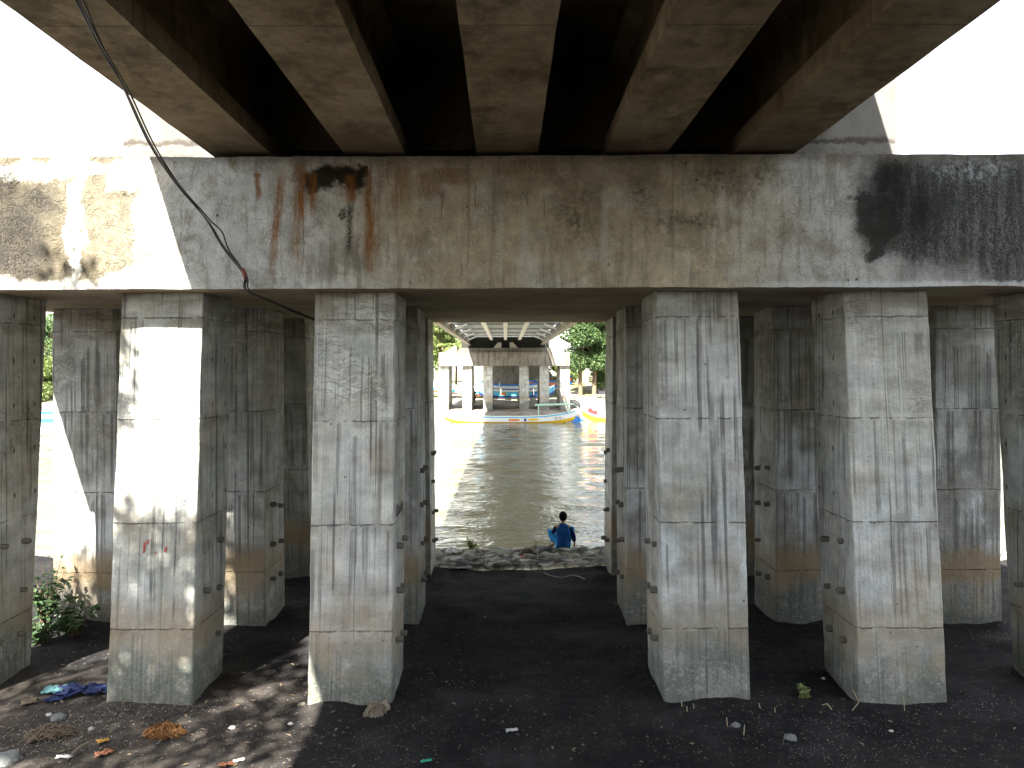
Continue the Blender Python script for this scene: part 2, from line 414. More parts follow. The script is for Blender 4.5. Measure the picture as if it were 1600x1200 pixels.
def block_material():
    k = NT('pedestal_concrete')
    n1 = k.noise(k.P, 1.2, 5, .65); n3 = k.noise(k.P, 30.0, 4, .7)
    vs = k.noise(k.vec(k.mul(k.x, 9.0), k.mul(k.y, 9.0), k.mul(k.z, .9)), 1.0, 4, .6)
    c = k.mix(k.ss(n1, .3, .7), (.115, .113, .104), (.165, .16, .148))
    c = k.mix(k.mul(k.ss(vs, .55, .68), .4), c, (.11, .09, .065))
    zz = k.add(k.z, k.mul(k.sub(k.noise(k.P, 5.0, 5, .75), .5), .28))
    ln = k.mul(k.ss(zz, 6.80, 6.84), k.inv(k.ss(zz, 6.86, 6.93)))
    sp = k.ss(k.noise(k.P, 17.0, 3, .7), .5, .56)
    c = k.mix(k.mul(k.mx(ln, k.mul(k.mul(sp, k.inv(k.ss(zz, 6.6, 6.85))), .6)), .85), c, (.05, .042, .035))
    c = k.scale(c, k.add(.8, k.mul(n3, .4)))
    return k.done(c, .93, k.bump(k.add(n1, k.mul(n3, .4)), .6, .02))

def soil_material():
    k = NT('black_sand')
    n1 = k.noise(k.P, 1.1, 5, .6); n2 = k.noise(k.P, 9.0, 6, .75); n3 = k.noise(k.P, 70.0, 4, .8)
    c = k.mix(k.ss(n1, .35, .7), (.0085, .0083, .0095), (.020, .0185, .018))
    c = k.mix(k.mul(k.ss(n2, .50, .66), .6), c, (.034, .031, .030))
    c = k.mix(k.mul(k.ss(k.noise(k.P, .55, 5, .65), .50, .64), .5), c, (.036, .036, .039))
    # paler sand at the left front, the sunlit tone put into the colour
    sun_tone = k.mul(k.inv(k.ss(k.add(k.x, k.mul(n1, 2.0)), -2.6, -.2)), k.inv(k.ss(k.y, 8.4, 9.6)))
    c = k.mix(k.mul(sun_tone, k.add(.35, k.mul(k.ss(n2, .4, .6), .4))), c, (.088, .076, .064))
    sp = k.voro(k.P, 38.0); sr = k.voro(k.P, 38.0, 'F1', 'Color')
    sc = k.n.new('ShaderNodeSeparateColor'); k.lk(sr, sc.inputs[0])
    chip = k.mul(k.inv(k.ss(sp, .16, .24)), k.mul(k.ss(sc.outputs[0], .86, .9), k.ss(k.noise(k.P, 1.5, 3), .42, .6)))
    c = k.mix(k.mul(chip, .8), c, (.40, .38, .34))
    c = k.scale(c, k.add(.55, k.mul(n3, .9)))
    h = k.add(k.add(k.mul(n2, .8), k.mul(n3, .35)), k.mul(chip, .3))
    return k.done(c, .95, k.bump(h, .8, .03))

def stone_material(name, dark, light, moss):
    k = NT(name)
    wv = k.vm('ADD', k.P, k.vec(k.mul(k.noise(k.P, 1.5, 3), .8), k.mul(k.noise(k.vm('ADD', k.P, (9.0, 4.0, 1.0)), 1.5, 3), .8), 0.0))
    sv = k.vm('MULTIPLY', wv, (2.2, 3.4, 2.5))
    ed = k.voro(sv, 1.0, 'DISTANCE_TO_EDGE'); cc = k.voro(sv, 1.0, 'F1', 'Color')
    s = k.n.new('ShaderNodeSeparateColor'); k.lk(cc, s.inputs[0])
    n2 = k.noise(k.P, 7.0, 6, .7); n3 = k.noise(k.P, 40.0, 4, .7)
    c = k.mix(s.outputs[0], dark, light)
    c = k.scale(c, k.add(.5, k.mul(n2, 1.0)))
    c = k.mix(k.mul(k.ss(k.noise(k.P, 1.8, 4, .6), .5, .62), .55), c, moss)
    c = k.mix(k.mul(k.inv(k.ss(ed, .02, .08)), .75), c, (.05, .047, .045))
    c = k.scale(c, k.add(.75, k.mul(n3, .5)))
    h = k.add(k.mul(k.ss(ed, 0, .18), 1.0), k.add(k.mul(n2, .5), k.mul(n3, .2)))
    return k.done(c, .9, k.bump(h, .9, .05))

def water_material():
    k = NT('river_water')
    v1 = k.vm('MULTIPLY', k.P, (.8, 1.0, 1.0))
    a = k.noise(k.vm('ADD', v1, k.vec(k.mul(k.noise(k.P, .25, 2), 3.0), 0.0, 0.0)), 1.7, 3, .55, .8)
    b = k.noise(k.vm('MULTIPLY', k.P, (1.0, 1.5, 1.0)), 4.5, 3, .6, .4)
    g = k.ss(k.noise(k.P, .12, 3), .35, .65)
    h = k.add(k.mul(a, 1.0), k.mul(b, k.add(.16, k.mul(g, .22))))
    c = k.mix(k.noise(k.P, .2, 3), (.105, .100, .060), (.130, .122, .080))
    return k.done(c, .04, k.bump(h, .55, .13), IOR=1.38)

def leaf_material(name, dark, light, trans=.35, rough=.5):
    k = NT(name)
    n = k.noise(k.P, .6, 3)
    c = k.mix(k.m('ADD', k.mul(k.island, .65), k.mul(n, .4), clamp=True), dark, light)
    k.done(c, rough)
    tr = k.n.new('ShaderNodeBsdfTranslucent'); k.lk(k.scale(c, 1.5), tr.inputs[0])
    mx = k.n.new('ShaderNodeMixShader'); mx.inputs[0].default_value = trans
    k.lk(k.b.outputs[0], mx.inputs[1]); k.lk(tr.outputs[0], mx.inputs[2]); k.lk(mx.outputs[0], k.out.inputs[0])
    return k.mat

def bark_material():
    k = NT('bark')
    n = k.noise(k.vm('MULTIPLY', k.P, (9.0, 9.0, 1.5)), 1.0, 5, .7)
    return k.done(k.mix(n, (.09, .06, .04), (.24, .18, .12)), .9, k.bump(n, .8, .04))

def bank_material():
    k = NT('far_bank_sand')
    n1 = k.noise(k.P, .22, 5, .6); n2 = k.noise(k.P, 2.2, 6, .7); n3 = k.noise(k.P, 14.0, 4, .7)
    c = k.mix(k.ss(n1, .35, .65), (.20, .175, .14), (.31, .29, .255))
    c = k.mix(k.mul(k.ss(k.noise(k.P, .7, 5, .7), .48, .6), .7), c, (.115, .09, .065))
    c = k.scale(c, k.add(.5, k.mul(n2, 1.0)))
    gr = k.mul(k.ss(k.add(k.y, k.mul(n2, 6.0)), 84.0, 96.0), k.ss(k.noise(k.P, .5, 4), .42, .56))
    c = k.mix(k.mul(gr, .8), c, (.10, .13, .03))
    c = k.scale(c, k.add(.75, k.mul(n3, .5)))
    return k.done(c, .95, k.bump(k.add(n2, k.mul(n3, .4)), .8, .12))

M = dict(
    column=column_material(), cap=cap_material(), girder=girder_material(), block=block_material(), soil=soil_material(),
    stone=stone_material('mossy_stone', (.12, .115, .10), (.34, .33, .29), (.20, .22, .13)),
    water=water_material(), bark=bark_material(), bank=bank_material(),
    leaf=leaf_material('leaf_green', (.035, .075, .028), (.125, .19, .065)),
    leaf_light=leaf_material('leaf_light', (.10, .15, .04), (.22, .27, .09)),
    leaf_bush=leaf_material('leaf_bush', (.02, .05, .018), (.06, .11, .035)),
    far_concrete=simple('far_concrete', (.36, .34, .30), .9, .45, .9, .4, detail=6),
    steel=simple('pale_steel', (.58, .61, .64), .45, .12, 1.5, .05),
    steel_deck=simple('deck_plate_steel', (.52, .54, .55), .5, .12, .8),
    dark_steel=simple('dark_grey_steel', (.10, .10, .098), .6, .2, 2.0),  # darker steel for the lower flanges of the cross beams
    chord=simple('weathered_steel', (.26, .235, .20), .6, .3, 2.0, .1),
    mould=simple('dark_concrete', (.035, .036, .03), .9, .5, 2.0, .2),  # very dark concrete for the wall behind the far shear blocks
    rust=simple('rusty_steel', (.15, .135, .115), .85, .4, 25, .5),
    black_rubber=simple('black_rubber', (.014, .014, .015), .5, .2, 20),
    red_tape=simple('red_tape', (.16, .03, .022), .6, .2, 30),
    white_paint=simple('white_paint', (.74, .73, .69), .4, .12, 3, .05),
    yellow_paint=simple('yellow_paint', (.75, .48, .02), .4, .15, 3, .05),
    cyan_paint=simple('cyan_paint', (.10, .42, .60), .4, .15, 3, .05),
    navy_paint=simple('navy_paint', (.02, .05, .25), .4, .15, 3),
    blue_paint=simple('blue_paint', (.03, .20, .60), .4, .15, 3),
    orange_paint=simple('orange_paint', (.70, .20, .03), .4, .15, 3),
    red_paint=simple('red_paint', (.55, .03, .03), .4, .15, 3),
    mint_paint=simple('mint_paint', (.45, .66, .55), .45, .15, 3),
    bamboo=simple('bamboo', (.50, .47, .36), .5, .2, 4),
    wood=simple('boat_wood', (.22, .15, .09), .7, .35, 5),
    skin=simple('skin', (.30, .16, .095), .55, .1, 10),
    hair=simple('black_hair', (.0025, .0022, .0022), .95, .3, 60, .6),
    shirt=simple('blue_cotton', (.013, .085, .28), .85, .45, 8, .9),
    trousers=simple('light_blue_cotton', (.03, .27, .58), .85, .2, 12, .3),
    navy_cotton=simple('navy_cotton', (.008, .018, .075), .85, .25, 9, .4),
    maroon=simple('maroon_cotton', (.14, .025, .02), .85, .2, 12, .3),
    denim=simple('dark_cotton', (.02, .02, .03), .85, .2, 12, .3),
    blue_tarp=simple('blue_sheet', (.008, .020, .095), .6, .25, 14, .5),
    cyan_cloth=simple('teal_cloth', (.14, .32, .33), .8, .2, 14, .4),
    husk=simple('coconut_fibre', (.20, .10, .042), .9, .45, 30, .8),
    grey_husk=simple('dry_root', (.30, .26, .20), .9, .4, 30, .8),
    dry_leaf=simple('dry_leaf', (.15, .115, .075), .8, .35, 16, .5),
    white_plastic=simple('white_plastic', (.45, .46, .45), .4, .15, 10, .2),
    pink_plastic=simple('pink_plastic', (.50, .18, .15), .5, .15, 10, .2),
    orange_plastic=simple('orange_plastic', (.30, .12, .06), .5, .2, 10, .2),
    yellow_card=simple('yellow_card', (.38, .21, .03), .6, .2, 10, .2),
    green_plastic=simple('green_plastic', (.03, .30, .20), .4, .2, 10, .2),
    shell=simple('pale_stone', (.42, .41, .38), .85, .3, 18, .4),
    grey_stone=simple('grey_stone', (.17, .18, .175), .9, .4, 14, .6),
    stick=simple('dry_stick', (.16, .13, .10), .9, .3, 25, .4),
    pale_stick=simple('pale_stem', (.36, .31, .20), .9, .3, 25, .4),
    ink=simple('black_paint', (.02, .02, .025), .6, .1, 10),
    graf_red=simple('red_spray', (.38, .06, .05), .8, .25, 20),
    bike=simple('dark_grey_enamel', (.03, .03, .035), .35, .2, 10),
    chrome=simple('bare_metal', (.5, .5, .5), .3, .1, 10, 0, .9),
)

# ------------------------------------------------------------------ terrain
FEET = [(a, b, y0 + l, y1 + l) for a, b in ((-6.58, -5.68), (-4.30, -3.383), (-2.136, -1.23), (1.688, 2.615), (3.784, 4.73), (5.977, 6.90)) for y0, y1, l in ((8.60, 9.52, -.36), (10.78, 11.72, 0.0), (12.92, 13.84, .36))]
def ground_height(x, y):
    h = 0.0
    if y < 5.6:                                    # embankment the photographer stands on
        h += (5.6 - y) * .30 + min(0, 0)
        h = min(h, 3.0 + (5.6 - y) * .05)
    n = mnoise.noise(Vector((x * .55, y * .55, 1.3))) * .06 + mnoise.noise(Vector((x * 1.9, y * 1.9, 4.0))) * .038 + mnoise.noise(Vector((x * 6, y * 6, 9.0))) * .017
    h += n
    if -8 < x < 8 and 7.5 < y < 13.9:              # sand banked against the column feet
        for x0, x1, y0, y1 in FEET:
            dx = max(x0 - x, 0, x - x1); dy = max(y0 - y, 0, y - y1)
            if dx < .5 and dy < .5:
                d = math.hypot(dx, dy)
                h += .055 * math.exp(-d / .12) * (.5 + mnoise.noise(Vector((x * 2.3, y * 2.3, 20.0))))
    if x < -4.6: h += min(.5, (-4.6 - x) * .06)
    if x > 6.5: h += min(.4, (x - 6.5) * .05)
    return h

def axis(a, b, step_fine, fa, fb, grow=1.25):
    xs = []
    x = fa
    while x <= fb + 1e-6: xs.append(x); x += step_fine
    s = step_fine; x = fb
    while x < b: s *= grow; x = min(b, x + s); xs.append(x)
    s = step_fine; x = fa
    while x > a: s *= grow; x = max(a, x - s); xs.insert(0, x)
    return xs

def sheet(xs, ys, hf):
    mb = MB()
    for y in ys:
        for x in xs: mb.v.append(Vector((x, y, hf(x, y))))
    nx = len(xs)
    for j in range(len(ys) - 1):
        for i in range(nx - 1):
            a = j * nx + i
            mb.face((a, a + 1, a + nx + 1, a + nx))
    return mb

xs = axis(-120, 120, .09, -7.5, 8.5); ys = axis(-60, 13.92, .09, 5.5, 13.92)
structure(obj('ground', sheet(xs, ys, ground_height), M['soil'], smooth=180))

def bank_height(x, y):
    n = mnoise.noise(Vector((x * .25, y * .25, 7.0))) * .18 + mnoise.noise(Vector((x * .9, y * .9, 3.0))) * .08
    if y < 66: h = -1.2 + (y - 63.0) * .25
    elif y < 81: h = -.45
    else: h = -.45 + min(2.2, (y - 81) * .10)
    return h + n * min(1, max(.2, (y - 63) / 8))
xs = axis(-400, 400, .8, -50, 50, 1.3); ys = axis(63, 900, .6, 63.0, 110, 1.3)
structure(obj('far_bank', sheet(xs, ys, bank_height), M['bank'], smooth=180))
xs = [-400 + 20 * i for i in range(41)]
structure(obj('riverbed', sheet(xs, [13.0, 30, 50, 66.0], lambda x, y: -2.0), M['soil']))
wrnd = random.Random(3); waves = []
for _ in range(26):
    lam = wrnd.uniform(.45, 2.6); a = R(wrnd.gauss(78, 26)); amp = .0019 * lam ** .9
    waves.append((math.cos(a) * 6.283 / lam, math.sin(a) * 6.283 / lam, wrnd.uniform(0, 6.28), amp))
def wave_h(x, y):
    if y > 64.5: return -.70
    g = .55 + .9 * max(0, .5 + mnoise.noise(Vector((x * .13, y * .09, 3.0))))
    h = 0.0
    for a, b, c, m in waves: h += m * math.sin(a * x + b * y + c)
    return -.70 + h * g
wy = [14.6]; 
while wy[-1] < 68: wy.append(wy[-1] + .07 + max(0, wy[-1] - 20) * .0035)
structure(obj('river', sheet(axis(-400, 400, .13, -4.5, 9.0, 1.06), wy, wave_h), M['water'], smooth=180))

# ------------------------------------------------------------------ piers
COLS_X = [(-6.58, -5.68), (-4.30, -3.383), (-2.136, -1.23), (1.688, 2.615), (3.784, 4.73), (6.03, 6.95)]
ROWS = [(8.60, 9.52, -.36), (10.78, 11.72, 0.0), (12.92, 13.84, .36)]

def make_column(parent, x0, x1, row, oy, oz, step, mat, seed, ox=0.0, nudge=(0.0, 0.0)):
    y0, y1, lean = row
    x0 += nudge[0]; x1 += nudge[1]
    zt, zb = 4.476, -.45
    dl = lean * (zt - zb) / 4.47
    mb = MB()
    c = [(x0, y0 + dl, zb), (x1, y0 + dl, zb), (x1, y1 + dl, zb), (x0, y1 + dl, zb), (x0, y0, zt), (x1, y0, zt), (x1, y1, zt), (x0, y1, zt)]
    mb.gridbox([(a + ox, b + oy, q + oz) for a, b, q in c], step)
    mb.rough(.010, 1.3, seed).rough(.005, 5.0, seed + 3).rough(.003, 16.0, seed + 5)
    o = obj('column', mb, mat, parent, smooth=50)
    if oy == 0:
        bv = o.modifiers.new('worn_arris', 'BEVEL'); bv.width = .016; bv.segments = 2; bv.limit_method = 'ANGLE'; bv.angle_limit = R(55)
    return o

def stub(parent, x, y, z, sgn, r=.035, ln=.07, angle=0.0):
    mb = MB()
    mb.tube([(x - sgn * .02, y, z), (x + sgn * ln * .8, y, z - .004), (x + sgn * ln, y, z - .006)], [r * .95, r, r * .7], 9)
    mb.rough(.004, 30, x + y)
    return obj('tie_bolt', mb, M['rust'], parent, smooth=40)

pier = thing('bridge_pier', 'near stained concrete pier of eighteen square columns under one long cap beam', 'bridge pier', (.2, 11.24, 0), 'piers of the river bridge')
cap = MB().gridbox([(-6.72, 8.2, 4.468), (7.0, 8.2, 4.468), (7.0, 14.27, 4.468), (-6.72, 14.27, 4.468),
                    (-6.72, 8.2, 5.882), (7.0, 8.2, 5.882), (7.0, 14.27, 5.882), (-6.72, 14.27, 5.882)], .085)
cap.rough(.012, .9, 1.0).rough(.006, 4.0, 2.0).rough(.004, 14.0, 5.0)
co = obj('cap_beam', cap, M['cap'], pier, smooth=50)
tag(co, 'cap beam streaked with rust, its right end black with mould', None)
for r_i, row in enumerate(ROWS):
    for c_i, (x0, x1) in enumerate(COLS_X):
        nud = (0.0, 0.0)
        if r_i == 2 and c_i == 2: nud = (-.07, -.07)
        if r_i == 2 and c_i == 3: nud = (.12, .12)
        if r_i == 1 and c_i == 0: nud = (.22, .22)
        if r_i == 0 and c_i == 0: nud = (.33, 0)
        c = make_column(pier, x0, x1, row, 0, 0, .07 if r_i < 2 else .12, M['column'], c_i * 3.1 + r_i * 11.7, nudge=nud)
        if r_i == 0 and c_i == 1: tag(c, 'column half in full sun with dappled leaf shade', None)
        sgn = 1 if c_i < 3 else -1
        xf = (x1 + nud[1]) if sgn > 0 else (x0 + nud[0])
        for zz in (.60, 1.12, 1.65, 2.17)[: 3 if r_i == 0 else 4]:
            for fy in (.27, .66):
                if random.random() < .08: continue
                y = row[0] + row[2] * (4.47 - zz) / 4.47 + fy
                stub(c, xf, y, zz + random.uniform(-.03, .03) - (.05 if fy > .5 else 0), sgn, random.uniform(.030, .042), random.uniform(.05, .09))
        if r_i == 0 and c_i == 2:
            # scrawled name on the side face
            cu = bpy.data.curves.new('scrawl', 'FONT'); cu.body = 'Ghofar'; cu.size = .2; cu.extrude = .002
            to = bpy.data.objects.new('scrawl', cu); COL.objects.link(to)
            me = bpy.data.meshes.new_from_object(to.evaluated_get(bpy.context.evaluated_depsgraph_get()))
            bpy.data.objects.remove(to)
            me.materials.append(M['ink'])
            g = link(bpy.data.objects.new('graffiti', me)); g.parent = c
            Lm = Matrix.Translation(Vector((x1 + .012, 8.52, 1.95)) - ORG[pier.name]) @ Matrix(((0, 0, 1, 0), (1, 0, 0, 0), (0, 1, 0, 0), (0, 0, 0, 1)))
            g.matrix_local = Lm
        if r_i == 0 and c_i == 1:
            for px, py, w, h in ((228, 852, 4, 18), (233, 843, 3, 8), (261, 855, 4, 9), (246, 860, 2, 4)):
                p = at(px, py, 8.42); s = 8.42 / F
                yy = 8.6 - .36 * (4.476 - p.z) / 4.47 - .011
                g = MB().add([(p.x - w*s*.5, yy, p.z - h*s*.5), (p.x + w*s*.3, yy, p.z - h*s*.4), (p.x + w*s*.6, yy, p.z + h*s*.5), (p.x - w*s*.2, yy, p.z + h*s*.4)], [(0, 1, 2, 3)])
                obj('paint_mark', g, M['graf_red'], c)
# tall end walls standing on the cap, either side of the deck
for x0, x1, lab in ((-5.47, -3.7, None), (3.75, 5.60, None)):
    b = MB().gridbox([(x0, 11.0, 5.875), (x1, 11.0, 5.875), (x1, 12.0, 5.875), (x0, 12.0, 5.875), (x0, 11.0, 9.3), (x1, 11.0, 9.3), (x1, 12.0, 9.3), (x0, 12.0, 9.3)], .1)
    b.rough(.012, 2.0, x0).rough(.006, 9.0, x0)
    obj('end_wall', b, M['block'], pier, smooth=50)
for gx in (-2.845, -1.405, .025, 1.425, 2.815):
    obj('bearing_pad', MB().box(gx - .2, gx + .2, 8.75, 9.15, 5.87, 5.93), M['black_rubber'], pier)

obj('gap_filler_wall', MB().box(-3.15, 3.15, 9.75, 10.1, 5.87, 7.1), M['girder'], pier)  # wall added to close the gap where sky showed through above the cap

# far pier
FO, FX, FZ = 67.9, .0, -.52
far = thing('bridge_pier', 'far pale concrete pier on the opposite bank with boats beached behind it', 'bridge pier', (FX, 79.1, -.5), 'piers of the river bridge')
fc = MB().gridbox([(-6.62, 76.1, 3.95), (6.35, 76.1, 3.95), (6.35, 82.1, 3.95), (-6.62, 82.1, 3.95), (-6.62, 76.1, 5.30), (6.35, 76.1, 5.30), (6.35, 82.1, 5.30), (-6.62, 82.1, 5.30)], .25)
fc.rough(.02, 1.0, 3)

def far_cap_material():
    k = NT('far_cap_concrete')
    n1 = k.noise(k.P, .7, 4, .6); n2 = k.noise(k.P, 4.0, 5, .7)
    vs = k.noise(k.vec(k.mul(k.x, 3.2), 0.0, k.mul(k.z, .5)), 1.0, 5, .65)
    c = k.mix(k.ss(n1, .3, .7), (.17, .155, .125), (.24, .225, .195))
    c = k.mix(k.mul(k.ss(vs, .48, .62), .7), c, (.075, .065, .05))
    c = k.mix(k.mul(k.ss(k.add(k.z, n2), 5.45, 5.8), .5), c, (.12, .11, .09))
    c = k.scale(c, k.add(.7, k.mul(n2, .6)))
    return k.done(c, .92, k.bump(n2, .5, .03))
M['far_cap'] = far_cap_material()
obj('cap_beam', fc, M['far_cap'], far, smooth=50)
for r_i, row in enumerate(ROWS):
    for c_i, (cx) in enumerate((-6.15, -3.83, -1.77, 1.84, 3.85, 5.9)):
        make_column(far, cx - .46, cx + .46, row, FO, FZ, .3, M['column'], c_i + r_i * 7.0)
sh = MB().gridbox([(-4.9, 76.8, 5.29), (4.9, 76.8, 5.29), (4.9, 81.2, 5.29), (-4.9, 81.2, 5.29), (-4.6, 76.8, 5.74), (4.6, 76.8, 5.74), (4.6, 81.2, 5.74), (-4.6, 81.2, 5.74)], .3)
obj('bearing_shelf', sh, M['far_cap'], far, smooth=50)
obj('gap_filler_wall', MB().box(-4.5, 4.5, 78.4, 78.7, 5.73, 6.92), M['mould'], far)  # very dark wall added behind the shear blocks
for s in (-1, 1):
    cx = .0
    mb = MB()
    a, b = (.42, .55)
    pr = [(a, 5.73), (1.25, 5.73), (.75, 6.28), (a, 6.28)]
    pts0 = [(cx + s * q, 76.9, zz) for q, zz in pr]; pts1 = [(cx + s * q, 77.5, zz) for q, zz in pr]
    mb.add(pts0 + pts1, [(0, 1, 2, 3), (7, 6, 5, 4), (0, 4, 5, 1), (1, 5, 6, 2), (2, 6, 7, 3), (3, 7, 4, 0)])
    obj('shear_block', mb, M['far_concrete'], far)
obj('end_wedge', MB().add([(-6.2, 77, 5.29), (-4.95, 77, 5.29), (-4.95, 77, 6.0), (-6.2, 79, 5.29), (-4.95, 79, 5.29), (-4.95, 79, 6.0)],
    [(0, 1, 2), (3, 5, 4), (0, 3, 4, 1), (1, 4, 5, 2), (2, 5, 3, 0)]), M['far_concrete'], far)

# ------------------------------------------------------------------ concrete span overhead
span = thing('concrete_span', 'near concrete bridge span of five brown stained girders overhead', 'bridge span', (0, -1.5, 5.93), 'concrete spans of the river bridge')
GZ = 5.93
for gx in (-2.845, -1.405, .025, 1.425, 2.815):
    prof = [(-.33, 0), (.33, 0), (.33, .19), (.10, .40), (.10, 1.02), (.26, 1.12), (.26, 1.26), (-.26, 1.26), (-.26, 1.12), (-.10, 1.02), (-.10, .40), (-.33, .19)]
    mb = MB(); n = len(prof)
    yys = [-12 + .25 * i for i in range(86)] + [9.42]
    for y in yys:
        for a, b in prof: mb.v.append(Vector((gx + a, y, GZ + b)))
    for j in range(len(yys) - 1):
        for i in range(n):
            i2 = (i + 1) % n
            mb.face((j * n + i2, j * n + i, (j + 1) * n + i, (j + 1) * n + i2))
    mb.face(range(n)); mb.face([(len(yys) - 1) * n + i for i in range(n)][::-1])
    mb.rough(.006, 1.5, gx).rough(.004, 6.0, gx)
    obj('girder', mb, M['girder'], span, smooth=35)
obj('deck_slab', MB().box(-4.2, 4.75, -12, 10.95, GZ + 1.262, GZ + 1.47), M['girder'], span)
for yy in (-5.0, 2.2, 8.85):
    for a, b in ((-2.845, -1.405), (-1.405, .025), (.025, 1.425), (1.425, 2.815)):
        obj('diaphragm', MB().box(a + .103, b - .103, yy, yy + .22, GZ + .2, GZ + 1.258), M['girder'], span)
# parapets: solid kerb wall with one open slot below the rail
for x0, x1 in ((-4.12, -3.97), (4.58, 4.75)):
    obj('parapet', MB().box(x0, x1, -12, 10.95, GZ + 1.472, GZ + 2.90), M['block'], span)
    obj('handrail', MB().box(x0, x1, -12, 10.95, GZ + 3.02, GZ + 3.37), M['block'], span)
    for i in range(9):
        obj('rail_post', MB().box(x0 + .02, x1 - .02, -11.5 + 2.5 * i, -11.3 + 2.5 * i, GZ + 2.902, GZ + 3.018), M['block'], span)
s2 = copy_tree(span)
s2.location = (0, 92.6, 5.42)
s2['label'] = 'far concrete bridge span behind the opposite pier'

# ------------------------------------------------------------------ steel span over the river
st = thing('steel_span', 'pale steel bridge span with cross beams and stringers over the river', 'bridge span', (0, 44, 6.1))
Y0, Y1 = 12.3, 78.3
for s in (-1, 1):
    mb = MB().box(s * 3.55 - .02, s * 3.55 + .02, Y0, Y1, 6.05, 6.62) if False else MB()
    x = s * 3.68
    mb.box(x - .17, x + .17, Y0, Y1, 6.06, 6.12); mb.box(x - .03, x + .03, Y0, Y1, 6.123, 6.60); mb.box(x - .17, x + .17, Y0, Y1, 6.603, 6.66)
    obj('edge_beam', mb, M['chord'], st)
obj('deck_plate', MB().box(-3.75, 3.75, Y0, Y1, 6.93, 7.05), M['steel_deck'], st)
yy = 14.0; ylist = []
while yy < 74: ylist.append(yy); yy += 6.2
for y in ylist:
    mb = MB().box(-3.35, 3.35, y - .02, y + .02, 6.645, 6.926); mb.box(-3.35, 3.35, y - .09, y + .09, 6.585, 6.642, 1)
    obj('cross_beam', mb, [M['steel'], M['dark_steel']], st)
    for s in (-1, 1):
        x0, x1 = s * 3.35, s * 2.55
        mb = MB().add([(x0, y - .5, 6.30), (x1, y - .5, 6.62), (x1, y + .9, 6.62), (x0, y + .9, 6.30), (x0, y - .5, 6.34), (x1, y - .5, 6.66), (x1, y + .9, 6.66), (x0, y + .9, 6.34)],
                     [(0, 3, 2, 1), (4, 5, 6, 7), (0, 1, 5, 4), (1, 2, 6, 5), (2, 3, 7, 6), (3, 0, 4, 7)])
        mb.box(min(s * 3.352, s * 3.62), max(s * 3.352, s * 3.62), y - .02, y + .02, 6.15, 6.9)
        obj('gusset', mb, M['steel'], st)
for x in (-1.38, 0, 1.38):
    obj('stringer', MB().box(x - .14, x + .14, Y0, 76.5, 6.50, 6.58), M['white_paint'], st)
for s in (-1, 1):   # handrails of the far deck
    mb = MB().box(s * 3.7 - .05, s * 3.7 + .05, Y0, Y1, 7.9, 8.0).box(s * 3.7 - .03, s * 3.7 + .03, Y0, Y1, 7.5, 7.56)
    yy = Y0 + .1
    while yy < Y1: mb.box(s * 3.7 - .045, s * 3.7 + .045, yy, yy + .09, 7.052, 7.898) if False else mb.box(s * 3.7 - .028, s * 3.7 + .028, yy, yy + .06, 7.052, 7.498); yy += 2
    obj('handrail', mb, M['chord'], st)

# abutment behind the far pier
ab = thing('abutment', 'grey concrete abutment wall behind the far pier', 'abutment wall', (1.2, 99.2, 0))
w = MB().gridbox([(-2.2, 99, -.6), (4.4, 99, -.6), (4.4, 101, -.6), (-2.2, 101, -.6), (-2.2, 99, 5.3), (4.4, 99, 5.3), (4.4, 101, 5.3), (-2.2, 101, 5.3)], .4)
obj('front_wall', w, M['far_cap'], ab, smooth=40)
w = MB().add([(4.41, 99.3, -.6), (8.0, 99.3, -.6), (6.2, 99.3, 2.6), (4.41, 99.3, 5.3), (4.41, 99.8, -.6), (8.0, 99.8, -.6), (6.2, 99.8, 2.6), (4.41, 99.8, 5.3)],
    [(0, 1, 2, 3), (7, 6, 5, 4), (0, 4, 5, 1), (1, 5, 6, 2), (2, 6, 7, 3), (3, 7, 4, 0)])
obj('wing_wall', w, M['far_cap'], ab)

# ------------------------------------------------------------------ river wall of rubble stone
def ledge_h(x, y):
    p = Vector((x * 2.0, y * 3.2, 0.0))
    d = mnoise.voronoi(p)[0]
    stone = min(.055, (d[1] - d[0]) * .16)
    return .02 + stone + mnoise.noise(Vector((x * 1.2, y * 1.5, 2.0))) * .055 + mnoise.noise(Vector((x * 7, y * 7, 2.0))) * .012
xs = axis(-60, 60, .05, -7.4, 8.4, 1.3); ys = [13.93 + .045 * i for i in range(31)]
mb = sheet(xs, ys, ledge_h)
nx = len(xs); base = len(mb.v)
for x in xs: mb.v.append(Vector((x, 13.86 + mnoise.noise(Vector((x * 3, 0, 0))) * .03, -.35)))
for i in range(nx - 1): mb.face((base + i, base + i + 1, i + 1, i))
b2 = len(mb.v); last = (len(ys) - 1) * nx
for x in xs: mb.v.append(Vector((x, ys[-1] + .25 + mnoise.noise(Vector((x * 3, 5, 0))) * .06, -1.6)))
for i in range(nx - 1): mb.face((last + i, last + i + 1, b2 + i + 1, b2 + i))
tag(obj('river_wall', mb, M['stone'], loc=Vector((0, 14.5, -.35)), smooth=60), 'low mossy rubble stone wall along the edge of the black sand', 'river wall')

